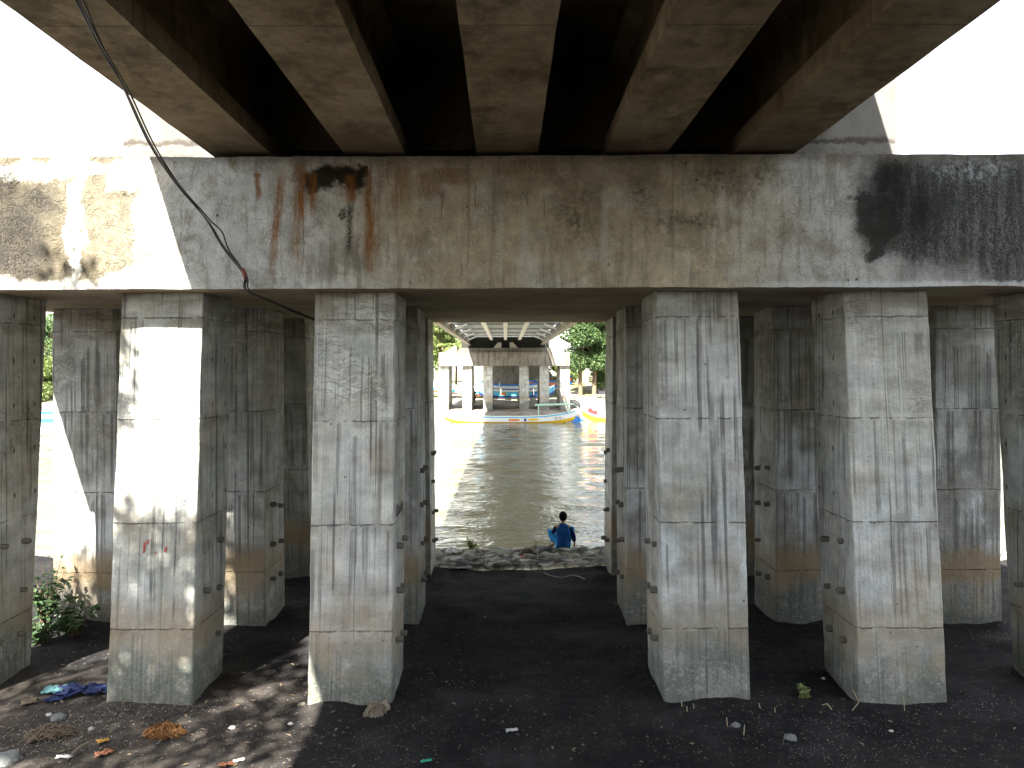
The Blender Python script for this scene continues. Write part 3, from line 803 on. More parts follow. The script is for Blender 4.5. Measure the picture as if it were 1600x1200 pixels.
# ------------------------------------------------------------------ small helpers for irregular things
def lump(name, p, sx, sy, sz, mat, label, cat, seed, amp=.35, group=None, fine=2):
    bm = bmesh.new(); bmesh.ops.create_icosphere(bm, subdivisions=fine + 1, radius=1.0)
    mb = MB()
    for v in bm.verts:
        q = v.co.copy(); n = mnoise.noise(q * 1.4 + Vector((seed, seed, 0))) * amp + mnoise.noise(q * 3.6 + Vector((seed, 0, seed))) * amp * .5
        q *= 1 + n
        mb.v.append(Vector((q.x * sx, q.y * sy, max(-.25, q.z) * sz)) + Vector(p))
    for f in bm.faces: mb.face([v.index for v in f.verts])
    bm.free()
    return tag(obj(name, mb, mat, loc=Vector(p), smooth=40), label, cat, group)

def sheet_item(name, p, w, d, mat, label, cat, seed, crumple=.05, rz=0.0, group=None, ragged=.0, n=10):
    """thin crumpled sheet lying on the ground"""
    mb = MB(); rot = Matrix.Rotation(rz, 3, 'Z')
    for j in range(n + 1):
        for i in range(n + 1):
            u, v = i / n - .5, j / n - .5
            q = Vector((u * w, v * d, 0))
            e = 1 + ragged * mnoise.noise(Vector((u * 5 + seed, v * 5, 0)))
            q *= e
            q.z = .018 + crumple * (.5 + mnoise.noise(Vector((u * 4 + seed, v * 4, 1)))) * (.6 + .4 * mnoise.noise(Vector((u * 11, v * 11 + seed, 1))))
            mb.v.append(rot @ q + Vector(p))
    for j in range(n):
        for i in range(n):
            a = j * (n + 1) + i
            mb.face((a, a + 1, a + n + 2, a + n + 1))
    o = obj(name, mb, mat, loc=Vector(p), smooth=50)
    so = o.modifiers.new('thickness', 'SOLIDIFY'); so.thickness = .006
    return tag(o, label, cat, group)

def fibre_heap(name, p, w, d, h, n, mat, label, cat, seed, rz=0.0):
    rnd = random.Random(seed); mb = MB(); rot = Matrix.Rotation(rz, 3, 'Z')
    for _ in range(n):
        u = rnd.uniform(-1, 1); v = rnd.uniform(-1, 1)
        if u * u + v * v > 1: continue
        top = h * (1 - u * u) * (1 - v * v)
        a = rnd.gauss(0, .45); ln = w * rnd.uniform(.15, .4)
        c0 = Vector((u * w * .5, v * d * .5, rnd.uniform(.2, 1) * top + .004))
        dv = Vector((math.cos(a), math.sin(a) * .6, 0)) * ln * .5
        pts = [c0 - dv + Vector((0, 0, -top * .3)), c0 + Vector((0, 0, rnd.uniform(0, .05))), c0 + dv + Vector((0, rnd.uniform(-.02, .02), -top * .3))]
        pts = [rot @ q + Vector(p) for q in pts]
        for q in pts: q.z = max(q.z, p[2] + .004)
        mb.tube(pts, [.004, .008, .003], 4)
    return tag(obj(name, mb, mat, loc=Vector(p)), label, cat)

def gz(p):
    return Vector((p.x, p.y, ground_height(p.x, p.y)))
def G(px, py):
    p = on_ground(px, py)
    for _ in range(3):
        p = on_ground(px, py, ground_height(p.x, p.y))
    return p

# litter and stones on the sand
sheet_item('plastic_sheet', G(133, 1083), .46, .20, M['blue_tarp'], 'crumpled royal blue plastic sheet on the sand left of the sunlit column', 'plastic sheet', 3.0, .12, .15, ragged=1.1, n=30)
sheet_item('plastic_scrap', G(84, 1093), .17, .12, M['blue_tarp'], 'small blue plastic scrap left of the larger blue sheet', 'litter', 8.0, .05, .4, ragged=.4)
sheet_item('cloth_rag', G(84, 1078), .22, .20, M['cyan_cloth'], 'pale teal cloth rag beside the blue plastic sheet', 'rag', 5.0, .05, .2, ragged=.35)
sheet_item('card_scrap', G(44, 1096), .14, .12, M['dry_leaf'], 'buff card scrap left of the teal rag', 'litter', 2.0, .02, .6, ragged=.3)
sheet_item('card_scrap', G(159, 1158), .10, .07, M['yellow_card'], 'yellow card scrap near the end of the broken stick', 'litter', 4.0, .02, .7, ragged=.3)
sheet_item('wrapper', G(352, 1196), .12, .06, M['orange_plastic'], 'orange red wrapper at the bottom edge of the sunlit sand', 'litter', 6.0, .03, .2, ragged=.5)
sheet_item('plastic_flake', G(371, 1189), .10, .05, M['white_plastic'], 'white plastic flake beside the orange wrapper', 'litter', 6.5, .01, .5, ragged=.2)
sheet_item('bottle_label', G(664, 1191), .10, .035, M['green_plastic'], 'thin green plastic strip on the dark sand below the gap', 'litter', 1.5, .01, .3, ragged=.3)
sheet_item('wrapper', G(798, 1144), .11, .05, M['white_plastic'], 'white paper scrap in the middle of the dark sand', 'litter', 9.5, .03, .2, ragged=.4)
sheet_item('wrapper', G(160, 1178), .14, .08, M['orange_plastic'], 'faded pink wrapper in the sunlit litter below the yellow card', 'litter', 12.5, .04, .9, ragged=.6)
fibre_heap('coconut_husk', G(253, 1147), .36, .22, .10, 420, M['husk'], 'orange brown heap of coconut fibre in front of the sunlit column', 'coconut husk', 11, .15)
fibre_heap('dry_fronds', G(75, 1148), .42, .24, .10, 220, M['dry_leaf'], 'grey brown tangle of dry fronds left of the coconut fibre', 'dry fronds', 12, .35)
fibre_heap('root_clump', G(584, 1116), .20, .16, .13, 340, M['grey_husk'], 'pale shaggy root clump at the foot of the second column', 'root clump', 13, .2)
lump('woody_lump', G(600, 1106), .05, .05, .09, M['grey_husk'], 'pale woody knob beside the shaggy root clump', 'wood', 3.3)
mb = MB(); a = G(108, 1182); b = G(136, 1166)
mb.tube([a + Vector((0, 0, .02)), (a + b) / 2 + Vector((0, 0, .05)), b + Vector((0, 0, .05))], [.014, .018, .012], 7)
tag(obj('broken_stick', mb, M['stick'], loc=a), 'dark broken stick with a pale end in the left litter', 'stick')
sheet_item('plastic_sliver', G(98, 1183), .14, .05, M['white_plastic'], 'white plastic sliver under the end of the broken stick', 'litter', 31.0, .02, .2, ragged=.2)
stones = [(1234, 1155, .055, 'grey_stone', 'grey rounded stone in front of the right column pair'), (361, 1136, .032, 'shell', 'white pebble alone between the first two columns'),
          (75, 1115, .030, 'shell', 'white pebble below the teal rag'), (140, 1137, .028, 'shell', 'pale pebble above the yellow card'),
          (8, 1185, .12, 'grey_stone', 'large pale grey lump at the bottom left corner'), (452, 1130, .025, 'shell', 'small pale pebble right of the lone white one'),
          (1390, 1145, .022, 'shell', 'white chip in front of the rightmost front column'), (470, 1100, .04, 'grey_husk', 'brown clod touching the sunlit foot of the second column'),
          (1148, 1135, .04, 'grey_stone', 'flat dark stone among the cut stems'), (1285, 1062, .022, 'shell', 'pale pebble behind the right column foot'),
          (90, 1120, .07, 'grey_stone', 'flat grey slab in the left litter below the teal rag')]
for i, (px, py, r, mt, lab) in enumerate(stones):
    lump('loose_stone', G(px, py), r * 1.15, r, r * .7, M[mt], lab, 'stone', i * 2.7, .3)

# pale gravel and shell chips, too many to count
rnd = random.Random(5); mb = MB()
def chip(p, r):
    o = len(mb.v)
    a = rnd.uniform(0, 6.28)
    for i in range(4):
        t = a + i * 1.571 + rnd.uniform(-.4, .4)
        mb.v.append(p + Vector((math.cos(t) * r * rnd.uniform(.6, 1.2), math.sin(t) * r * rnd.uniform(.6, 1.2), rnd.uniform(0, r * .3))))
    mb.v.append(p + Vector((0, 0, r * rnd.uniform(.5, .9))))
    for i in range(4): mb.face((o + i, o + (i + 1) % 4, o + 4))
patches_k = .5
patches = [(1335, 1135, .55, 220, .006), (1290, 1180, .8, 260, .006), (1230, 1130, .6, 120, .006), (160, 1120, .9, 480, .008), (240, 1105, .7, 320, .008), (60, 1160, .8, 380, .009), (330, 1150, .8, 160, .007),
           (560, 1170, .8, 120, .006), (700, 1150, 1.2, 150, .006), (1500, 1110, 1.3, 260, .007), (1050, 1170, 1.3, 170, .006), (1150, 1120, .8, 110, .006), (850, 1080, 1.6, 90, .006), (1450, 1180, 1.0, 260, .006), (420, 1100, .5, 90, .006), (1560, 990, .8, 50, .009), (850, 960, 1.6, 60, .008)]
for px, py, rad, n, r in patches:
    c0 = on_ground(px, py)
    for _ in range(int(n * 1.1)):
        q = c0 + Vector((rnd.gauss(0, rad * .5), rnd.gauss(0, rad * .22), 0))
        if abs(q.x) > 7: continue
        chip(gz(q), r * patches_k * rnd.uniform(.4, 1.9))
tag(obj('gravel', mb, M['shell']), None, None, kind='stuff')
# dark crumbs and dead leaf bits
mb = MB(); rnd = random.Random(9)
for _ in range(2600):
    q = Vector((rnd.uniform(-6.8, 7.0), rnd.triangular(6.2, 13.5, 7.2), 0))
    if q.x > -1.5 and rnd.random() < .55: continue
    chip(gz(q), rnd.uniform(.006, .022))
tag(obj('dirt_crumbs', mb, simple('dirt_crumb', (.085, .072, .06), .95, .6, 9, 0)), None, None, kind='stuff')

# dry leaves blown over the sand, too many to count
mb = MB(); rnd = random.Random(19)
for _ in range(260):
    if rnd.random() < .72: q = Vector((rnd.triangular(-6.5, -1.2, -4.4), rnd.triangular(6.3, 9.6, 7.2), 0))
    else: q = Vector((rnd.uniform(-2, 6.8), rnd.triangular(6.3, 12.5, 7.3), 0))
    q = gz(q); a = rnd.uniform(0, 6.28); ln = rnd.uniform(.03, .085)
    d = Vector((math.cos(a), math.sin(a), rnd.uniform(-.1, .35))).normalized(); sd = Vector((-d.y, d.x, rnd.uniform(-.4, .4))) * ln * rnd.uniform(.15, .3)
    q.z += .008; o = len(mb.v)
    mb.v += [q, q + d * ln * .5 + sd + Vector((0, 0, .008)), q + d * ln, q + d * ln * .5 - sd + Vector((0, 0, .006))]
    mb.face((o, o + 1, o + 2)); mb.face((o, o + 2, o + 3))
tag(obj('leaf_litter', mb, M['dry_leaf']), None, None, kind='stuff')

# cut stems standing in the sand
for i, (px, py, h) in enumerate(((1064, 1105, .06), (1072, 1112, .05), (1083, 1108, .05), (1135, 1136, .09), (1160, 1150, .10), (1187, 1108, .05), (1210, 1115, .05), (1412, 1112, .14), (1408, 1098, .10), (1330, 1112, .12))):
    p = G(px, py); mb = MB()
    if i == 9:
        mb.tube([p, p + Vector((.06, -.02, .10)), p + Vector((.0, 0, .22))], [.006, .006, .004], 5)
    else:
        mb.tube([p - Vector((0, 0, .02)), p + Vector((rnd.uniform(-.02, .02), 0, h))], [.006, .005], 5)
    lab = 'short pale cut stem standing in the dark sand before the right columns' if i != 9 else 'curled dry stem beside the foot of the right front column'
    tag(obj('cut_stem', mb, M['pale_stick'], loc=p), lab, 'stem', 'cut stems in the sand')
mb = MB(); p = G(1283, 1105); q = G(1298, 1112)
mb.tube([p + Vector((0, 0, .01)), (p + q) / 2 + Vector((0, 0, .05)), q + Vector((0, 0, .01))], .006, 5)
tag(obj('dry_twig', mb, M['pale_stick'], loc=p), 'thin dry twig arching on the sand beside the green seedling', 'twig')

# ------------------------------------------------------------------ plants
def leaf_quad(mb, c, d, up, ln, w, m=0):
    """pointed leaf of two folded quads"""
    d = d.normalized(); s = d.cross(up)
    if s.length < 1e-4: s = Vector((1, 0, 0))
    s.normalize(); n = s.cross(d)
    o = len(mb.v)
    mb.v += [c, c + d * ln * .45 + s * w * .5 + n * w * .12, c + d * ln - n * ln * .12, c + d * ln * .45 - s * w * .5 + n * w * .12, c + d * ln * .45]
    mb.face((o, o + 1, o + 4), m); mb.face((o + 1, o + 2, o + 4), m); mb.face((o, o + 4, o + 3), m); mb.face((o + 4, o + 2, o + 3), m)

def bush(name, label, p, h, spread, nst, seed, cat='bush', mat='leaf_bush', leaf=.10, lean=(0, 0), group=None):
    rnd = random.Random(seed)
    t = thing(name, label, cat, p, group)
    st_, fo = MB(), MB()
    for s in range(nst):
        a = rnd.uniform(0, 6.28); sp = spread * rnd.uniform(.2, 1)
        tip = p + Vector((math.cos(a) * sp + lean[0], math.sin(a) * sp + lean[1], h * rnd.uniform(.45, 1)))
        mid = p.lerp(tip, .5) + Vector((0, 0, h * .12))
        pts = [p + Vector((math.cos(a) * .03, math.sin(a) * .03, -.02)), mid, tip]
        st_.tube(pts, [.009, .006, .003], 5)
        for i in range(rnd.randint(10, 16)):
            f = rnd.uniform(.2, 1)
            c = pts[0].lerp(mid, f * 2) if f < .5 else mid.lerp(tip, f * 2 - 1)
            dv = Vector((rnd.gauss(0, 1), rnd.gauss(0, 1), rnd.gauss(.1, .5)))
            leaf_quad(fo, c, dv, Vector((rnd.gauss(0, .3), rnd.gauss(0, .3), 1)), leaf * rnd.uniform(.6, 1.3), leaf * rnd.uniform(.4, .65))
    obj('stems', st_, M['bark'], t)
    obj('foliage', fo, M[mat], t)
    return t
bush('bush', 'dense green bush in the gap behind the leftmost column', G(72, 985), 1.05, .30, 26, 3, leaf=.11)
bush('bush', 'trailing weed with long stems at the foot of the half lit column', G(112, 992), .50, .48, 15, 6, leaf=.13, lean=(.12, 0))
bush('bush', 'low dark weed under the bush beside the leftmost column', G(60, 1003), .34, .30, 12, 16, leaf=.11)
bush('seedling', 'tiny bright green seedling on bare sand between the right columns', G(1252, 1092), .13, .06, 4, 21, 'seedling', 'leaf_light', .07)
bush('weed', 'small green weed on the stone wall left of the sitting boy', at(735, 857, 14.9), .16, .16, 7, 22, 'weed', 'leaf_light', .09)

# ------------------------------------------------------------------ trees
def crown_mesh(clumps, n, size, rnd, shell=.55):
    mb = MB()
    tot = sum(c[1] ** 2 for c in clumps)
    for c, r, sq in clumps:
        for _ in range(int(n * r * r / tot)):
            d = Vector((rnd.gauss(0, 1), rnd.gauss(0, 1), rnd.gauss(0, 1))).normalized()
            rr = r * (shell + (1 - shell) * rnd.random() ** .5) if rnd.random() < .8 else r * rnd.random() * 1.1
            pos = c + Vector((d.x * rr, d.y * rr, d.z * rr * sq))
            ld = (d + Vector((rnd.gauss(0, .7), rnd.gauss(0, .7), rnd.gauss(-.25, .5)))).normalized()
            leaf_quad(mb, pos, ld, Vector((rnd.gauss(0, .6), rnd.gauss(0, .6), 1)), size * rnd.uniform(.6, 1.4), size * rnd.uniform(.45, .8))
    return mb

def tree(name, label, base, h, rad, n, size, seed, mat='leaf', lean=0.0, clear=.35, group=None, clump_r=(.28, .45), trunk_r=None, cat='tree', nc=16):
    rnd = random.Random(seed)
    t = thing(name, label, cat, base, group)
    tr = trunk_r or h * .022
    top = base + Vector((lean, 0, h * .7))
    tm = MB().tube([base - Vector((0, 0, .3)), base.lerp(top, .35) + Vector((rnd.uniform(-.1, .1), 0, 0)), base.lerp(top, .7), top], [tr * 1.25, tr, tr * .7, tr * .3], 9)
    clumps = []
    for i in range(nc):
        a = rnd.uniform(0, 6.28); f = rnd.random()
        zz = clear + (1 - clear) * (.12 + .78 * f)
        rmax = rad * math.sin(math.pi * min(1, .18 + .74 * f)) ** .7
        q = base + Vector((lean * zz + math.cos(a) * rmax * rnd.uniform(.35, .8), math.sin(a) * rmax * rnd.uniform(.35, .8), h * zz))
        clumps.append((q, rad * rnd.uniform(*clump_r), rnd.uniform(.7, .95)))
        s = base.lerp(top, rnd.uniform(.45, .95))
        tm.tube([s, s.lerp(q, .5) + Vector((0, 0, .05 * h * rnd.random())), q], [tr * .4, tr * .25, tr * .08], 5)
    obj('trunk', tm, M['bark'], t, smooth=60)
    obj('crown', crown_mesh(clumps, n, size, rnd), M[mat], t)
    return t

def fb(px, Y): 
    x = (px - VX) / F * Y
    return Vector((x, Y, bank_height(x, Y)))
BG = 'trees on the far bank'
tree('broadleaf_tree', 'large dark green broadleaf tree with a straight trunk right of the far pier', fb(907, 90), 10.2, 3.6, 15000, .30, 31, 'leaf', .2, .30, BG)
tree('broadleaf_tree', 'second broadleaf tree with a lighter crown at the right edge of the gap', fb(928, 91), 10.5, 3.4, 15000, .30, 32, 'leaf', .5, .26, BG)
tree('broadleaf_tree', 'bushy tree behind the two big trees at the right of the gap', fb(958, 95), 10.5, 4.0, 12000, .34, 33, 'leaf', 0, .15, BG)
tree('shrub_tree', 'low dark shrub under the big trees behind the motorcycle', fb(941, 93), 3.2, 1.9, 5000, .22, 34, 'leaf', 0, .08, BG)
tree('shrub_tree', 'low yellow green shrub between the far pier and the big tree', fb(872, 100), 3.2, 1.6, 3500, .22, 35, 'leaf_light', 0, .05, BG)
tree('shrub_tree', 'yellow green shrub left of the first big trunk', fb(893, 104), 2.6, 1.9, 3500, .22, 36, 'leaf_light', 0, .05, BG)
tree('slender_tree', 'slender bright green tree standing left of the far pier', fb(686, 88), 9.2, 1.9, 7000, .26, 37, 'leaf_light', .1, .42, BG)
tree('broadleaf_tree', 'broad pale green tree behind the left end of the far pier', fb(700, 112), 9.0, 3.2, 9000, .32, 38, 'leaf_light', 0, .2, BG)
tree('tall_tree', 'tall dark tree seen in the slit beside the leftmost column', fb(74, 92), 9.6, 4.2, 9000, .34, 39, 'leaf', 0, .1, BG)
tree('tall_tree', 'lower light green tree at the foot of the tall tree in the left slit', fb(60, 88), 4.5, 3.0, 5000, .28, 40, 'leaf_light', 0, .05, BG)
tree('tall_tree', 'wide tree left of the tall tree beyond the river', fb(20, 96), 9.5, 4.8, 8000, .36, 41, 'leaf', 0, .1, BG)
for i, (px, Y, h, r) in enumerate(((150, 100, 8, 4.5), (230, 98, 8.5, 4.5), (330, 104, 8, 5), (440, 100, 8, 4.6), (540, 106, 9, 5), (610, 108, 8, 4.5), (1040, 100, 9, 5), (1130, 104, 9, 5), (1250, 100, 8.5, 5), (1380, 104, 9, 5), (1500, 100, 9, 5), (1620, 104, 9, 5))):
    tree('bank_tree', 'tree hidden behind the columns in the row along the far bank', fb(px, Y), h, r, 4000, .5, 60 + i, 'leaf', 0, .08, 'trees in the far row')

# palm left of the far pier
def palm(label, base, h, seed, n=17, fl=3.0, lean=.3):
    rnd = random.Random(seed)
    t = thing('palm_tree', label, 'palm tree', base, BG)
    top = base + Vector((lean, 0, h))
    obj('trunk', MB().tube([base - Vector((0, 0, .3)), base.lerp(top, .5) + Vector((lean * .2, 0, 0)), top], [.16, .12, .11], 8), M['bark'], t, smooth=60)
    mb = MB()
    for i in range(n):
        a = i * 2.399 + rnd.uniform(-.2, .2); el = rnd.uniform(-.1, 1.2)
        d = Vector((math.cos(a) * math.cos(el), math.sin(a) * math.cos(el), math.sin(el)))
        pts = []
        for k in range(8):
            f = k / 7
            pts.append(top + d * fl * f + Vector((0, 0, -fl * .55 * f * f)))
        mb.tube(pts, [.03 - .003 * k for k in range(8)], 4)
        for k in range(1, 8):
            for q in range(3):
                c = pts[k - 1].lerp(pts[k], q / 3)
                dd = (pts[k] - pts[k - 1]).normalized(); s = dd.cross(Vector((0, 0, 1))).normalized()
                for sg in (-1, 1):
                    leaf_quad(mb, c, s * sg + dd * .6 + Vector((0, 0, -.35)), Vector((0, 0, 1)), .75 * (1.1 - abs(k / 7 - .45)), .10)
    obj('crown', mb, M['leaf_light'], t)
palm('palm with drooping yellow green fronds left of the far pier cap', fb(701, 87), 5.6, 51, 18, 2.6)
palm('short palm with its fronds showing under the far cap beam', fb(712, 93), 4.0, 52, 14, 2.0, .1)

# tree behind the photographer that throws the dappled shade
rnd = random.Random(77)
tb = Vector((-9.2, -1.2, ground_height(-9.2, -1.2)))
sun_t = thing('shade_tree', 'leafy tree beside the bridge throwing dappled shade on the sunlit column', 'tree', tb)
tm = MB().tube([tb - Vector((0, 0, .3)), tb + Vector((.3, .2, 3.2)), tb + Vector((1.0, .3, 6.0)), tb + Vector((2.0, .4, 9.0))], [.24, .2, .14, .05], 9)
cl = []
def backray(px, py, Y, t):
    """a point up the sun ray from the spot seen at a pixel"""
    p = at(px, py, Y)
    return p + Vector((-.341, -1.0, 1.11)) * t
for px, py, Y, t, r in ((240, 900, 8.4, 8.2, .62), (190, 960, 8.4, 8.4, .6), (300, 940, 8.4, 8.0, .5), (250, 1030, 8.3, 8.2, .7), (215, 850, 8.4, 8.6, .22), (290, 838, 8.4, 8.5, .2), (205, 815, 8.4, 8.4, .17), (302, 805, 8.4, 8.3, .17),
                        (60, 1110, 8.0, 8.4, .75), (160, 1140, 7.7, 8.2, .55), (60, 1180, 7.3, 8.6, .8), (300, 1130, 7.7, 8.2, .48), (380, 1120, 7.8, 8.1, .45), (420, 1150, 7.5, 8.4, .35), (430, 1080, 8.3, 8.2, .35), (220, 1190, 7.2, 8.3, .5),
                        (120, 1060, 8.8, 8.4, .6), (130, 880, 10.75, 8.8, .24), (95, 920, 10.75, 8.9, .26), (150, 940, 10.75, 8.9, .26), (470, 1040, 9.0, 8.2, .35), (520, 1000, 9.5, 8.3, .4), (372, 800, 10.78, 8.6, .34), (380, 860, 10.78, 8.4, .4), (385, 925, 10.78, 8.6, .36), (230, 1070, 8.3, 8.0, .5), (280, 1060, 8.3, 8.5, .45), (200, 900, 8.4, 8.0, .35), (280, 870, 8.4, 8.7, .35), (350, 1190, 7.1, 8.5, .28)):
    q = backray(px, py, Y, t); cl.append((q, r, .8))
    tm.tube([tb + Vector((1.2, .3, 6.4)), (tb + Vector((1.2, .3, 6.4))).lerp(q, .6) + Vector((0, 0, .3)), q], [.05, .03, .012], 5)
obj('trunk', tm, M['bark'], sun_t, smooth=60)
obj('crown', crown_mesh(cl, 5200, .15, rnd, .3), M['leaf'], sun_t)

# ------------------------------------------------------------------ boats
def boat(name, label, loc, rz, L, W, H, sheer, bands, mats, arms=True, group=None, text=None, pitch=0.0, keel=.25):
    t = thing(name, label, 'boat', loc, group, local=True, rz=rz)
    t.rotation_euler = (pitch, 0, rz) if False else (0, pitch, rz)
    n = 28; mb = MB(); ring = 7
    def sec(f):
        a = abs(f); w = W * .5 * max(.02, (1 - a ** 2.6)) ** .75
        k0 = keel * H * a ** 4 + (sheer * .55) * a ** 7; s = H + sheer * a ** 3
        pr = [(0, 0.0), (.55, .06), (.86, bands[0]), (.94, bands[0] + .001), (1.0, bands[1]), (1.03, bands[1] + .001), (1.06, 1.0)]
        return [(w * q, k0 + (s - k0) * zz) for q, zz in pr]
    for j in range(n + 1):
        f = -1 + 2 * j / n
        for y, zz in sec(f): mb.v.append(Vector((f * L * .5, y, zz)))
        for y, zz in sec(f): mb.v.append(Vector((f * L * .5, -y, zz)))
    S = ring * 2
    bm_ = [0, 0, 0, 1, 1, 2]
    for j in range(n):
        for i in range(ring - 1):
            a = j * S + i
            mb.face((a, a + S, a + S + 1, a + 1), bm_[i])
            b = j * S + ring + i
            mb.face((b + 1, b + S + 1, b + S, b), bm_[i])
    # inside: floor a little below the rim
    o = len(mb.v)
    for j in range(n + 1):
        f = -1 + 2 * j / n; y, zz = sec(f)[-1]; q = max(0, y - .05)
        mb.v += [Vector((f * L * .5, q, zz)), Vector((f * L * .5, -q, zz)), Vector((f * L * .5, q * .8, zz - H * .45)), Vector((f * L * .5, -q * .8, zz - H * .45))]
    for j in range(n):
        a = o + j * 4; b = a + 4; r1 = j * S + ring - 1; r2 = r1 + S
        mb.face((r1, r2, b, a), 2); mb.face((r1 + ring, a + 1, b + 1, r2 + ring), 2)
        mb.face((a, b, b + 2, a + 2), 3); mb.face((a + 1, a + 3, b + 3, b + 1), 3); mb.face((a + 2, b + 2, b + 3, a + 3), 3)
    h = obj('hull', mb, [M[x] for x in mats], t, smooth=35)
    if arms:
        for sy in (-1, 1):
            yy = sy * (W * .5 + 1.5)
            obj('outrigger_float', MB().tube([(-L * .33, yy, .08), (0, yy, .05), (L * .30, yy, .06), (L * .38, yy, .2)], [.05, .07, .06, .03], 8), M['bamboo'], t, smooth=60)
        for fx in (-.20, .22):
            x = fx * L
            pts = []
            for i in range(13):
                q = -1 + i / 6
                pts.append((x, q * (W * .5 + 1.5), H + .28 - .0 * q - .95 * abs(q) ** 3))
            obj('outrigger_arm', MB().tube(pts, .045, 7), M[arms] if isinstance(arms, str) else M['bamboo'], t, smooth=60)
    return t, sec

def decal(parent, pts, mat, name='painted_panel'):
    o = len(pts)
    mb = MB(); mb.add(pts, [tuple(range(o))])
    return obj(name, mb, mat, parent)

def text_on(parent, body, size, mat, M4, name='lettering'):
    cu = bpy.data.curves.new('t', 'FONT'); cu.body = body; cu.size = size; cu.extrude = .004
    to = bpy.data.objects.new('t', cu); COL.objects.link(to)
    me = bpy.data.meshes.new_from_object(to.evaluated_get(bpy.context.evaluated_depsgraph_get()))
    bpy.data.objects.remove(to)
    me.materials.append(mat)
    g = link(bpy.data.objects.new(name, me)); g.parent = parent; g.matrix_local = M4
    return g
FACE = Matrix(((1, 0, 0, 0), (0, 0, -1, 0), (0, 1, 0, 0), (0, 0, 0, 1)))   # text in the XZ plane facing -Y
BOATS = 'outrigger boats at the far bank'
wb, sec = boat('outrigger_boat', 'long white outrigger boat with a yellow bottom moored in front of the far pier', (.35, 62.0, -.86), 0, 10.6, .95, .66, .46, (.36, .86), ('yellow_paint', 'white_paint', 'cyan_paint', 'white_paint'), arms=False, group=BOATS)
hull = wb.children[0]
def side_quad(sec, L, f0, f1, z0, z1, mat, parent, name='painted_panel'):
    pts = []
    def pt(f, q):
        s = sec(f); zb, zt = s[3][1], s[4][1]; yb, yt = s[3][0], s[4][0]
        return Vector((f * L * .5, -(yb + (yt - yb) * q) - .012, zb + (zt - zb) * q))
    return decal(parent, [pt(f0, z0), pt((f0 + f1) / 2, z0), pt(f1, z0), pt(f1, z1), pt((f0 + f1) / 2, z1), pt(f0, z1)], mat, name)
side_quad(sec, 10.6, -.02, .14, .25, .72, M['orange_paint'], hull); side_quad(sec, 10.6, .21, .245, .15, .8, M['navy_paint'], hull); side_quad(sec, 10.6, .28, .42, .25, .75, M['yellow_paint'], hull)
text_on(hull, '10 751 \u2022', .26, M['ink'], Matrix.Translation((3.5, -.48, .44)) @ FACE)
obj('rudder', MB().add([(5.05, -.03, .05), (6.0, -.03, .28), (5.15, -.03, .80), (5.05, .03, .05), (6.0, .03, .28), (5.15, .03, .80)], [(0, 1, 2), (5, 4, 3), (0, 3, 4, 1), (1, 4, 5, 2), (2, 5, 3, 0)]), M['blue_paint'], wb)
fr = MB().tube([(2.0, -.3, 1.55), (5.1, -.3, 1.62), (5.6, -.3, 1.25)], .045, 6).tube([(2.3, -.3, .8), (2.3, -.3, 1.55)], .035, 6).tube([(4.7, -.3, .8), (4.7, -.3, 1.6)], .04, 6).tube([(2.0, .3, 1.6), (5.1, .3, 1.66)], .04, 6).tube([(2.3, .3, .8), (2.3, .3, 1.6)], .035, 6).tube([(4.7, .3, .8), (4.7, .3, 1.64)], .04, 6)
obj('awning_frame', fr, M['mint_paint'], wb, smooth=60)

rb, sec2 = boat('outrigger_boat', 'white boat with a raised red bow and yellow bottom at the right of the gap', (10.6, 63.2, -.85), 0, 8.6, 1.0, .85, .75, (.42, .86), ('yellow_paint', 'white_paint', 'white_paint', 'wood'), arms='mint_paint', group=BOATS)
side_quad(sec2, 8.6, -.99, -.72, .25, 1.25, M['red_paint'], rb.children[0], 'bow_panel')

def bz(x, y): return bank_height(x, y)
bb, sec3 = boat('outrigger_boat', 'bright blue boat with an orange square and lettering beached behind the far pier', (1.2, 88.0, bz(1.2, 88) + .10), 0, 8.8, 1.1, .95, .62, (.30, .80), ('navy_paint', 'cyan_paint', 'white_paint', 'wood'), arms='bamboo', group=BOATS)
side_quad(sec3, 8.8, -.42, -.26, .2, .78, M['orange_paint'], bb.children[0]); side_quad(sec3, 8.8, .40, .95, .0, .95, M['blue_paint'], bb.children[0], 'bow_panel')
text_on(bb.children[0], 'A JAYA', .46, M['ink'], Matrix.Translation((1.38, -.575, .48)) @ FACE)
b4, sec4 = boat('outrigger_boat', 'deep blue and white boat beached just beyond the bright blue one', (.9, 91.5, bz(.9, 91.5) + .25), R(1), 8.2, 1.1, .95, .55, (.45, .8), ('blue_paint', 'white_paint', 'blue_paint', 'wood'), arms='mint_paint', group=BOATS)
b5, sec5 = boat('outrigger_boat', 'white boat with a teal stripe beached at the left end of the far pier', (-5.6, 88.5, bz(-5.6, 88.5) + .35), R(-3), 7.8, 1.1, 1.15, .60, (.22, .50), ('orange_paint', 'cyan_paint', 'white_paint', 'wood'), arms='bamboo', group=BOATS, pitch=R(5))
b6, sec6 = boat('outrigger_boat', 'sky blue boat beyond the river in the slit beside the leftmost column', (-38.2, 64.6, -.8), R(4), 7.5, 1.2, 1.0, .5, (.4, .8), ('cyan_paint', 'white_paint', 'blue_paint', 'wood'), arms='bamboo', group=BOATS)
b7, sec7 = boat('outrigger_boat', 'orange and blue boat whose bow shows between the far columns', (4.9, 93.5, bz(4.9, 93.5) + .5), R(8), 6.5, 1.1, .9, .75, (.45, .78), ('blue_paint', 'orange_paint', 'blue_paint', 'wood'), arms='bamboo', group=BOATS)
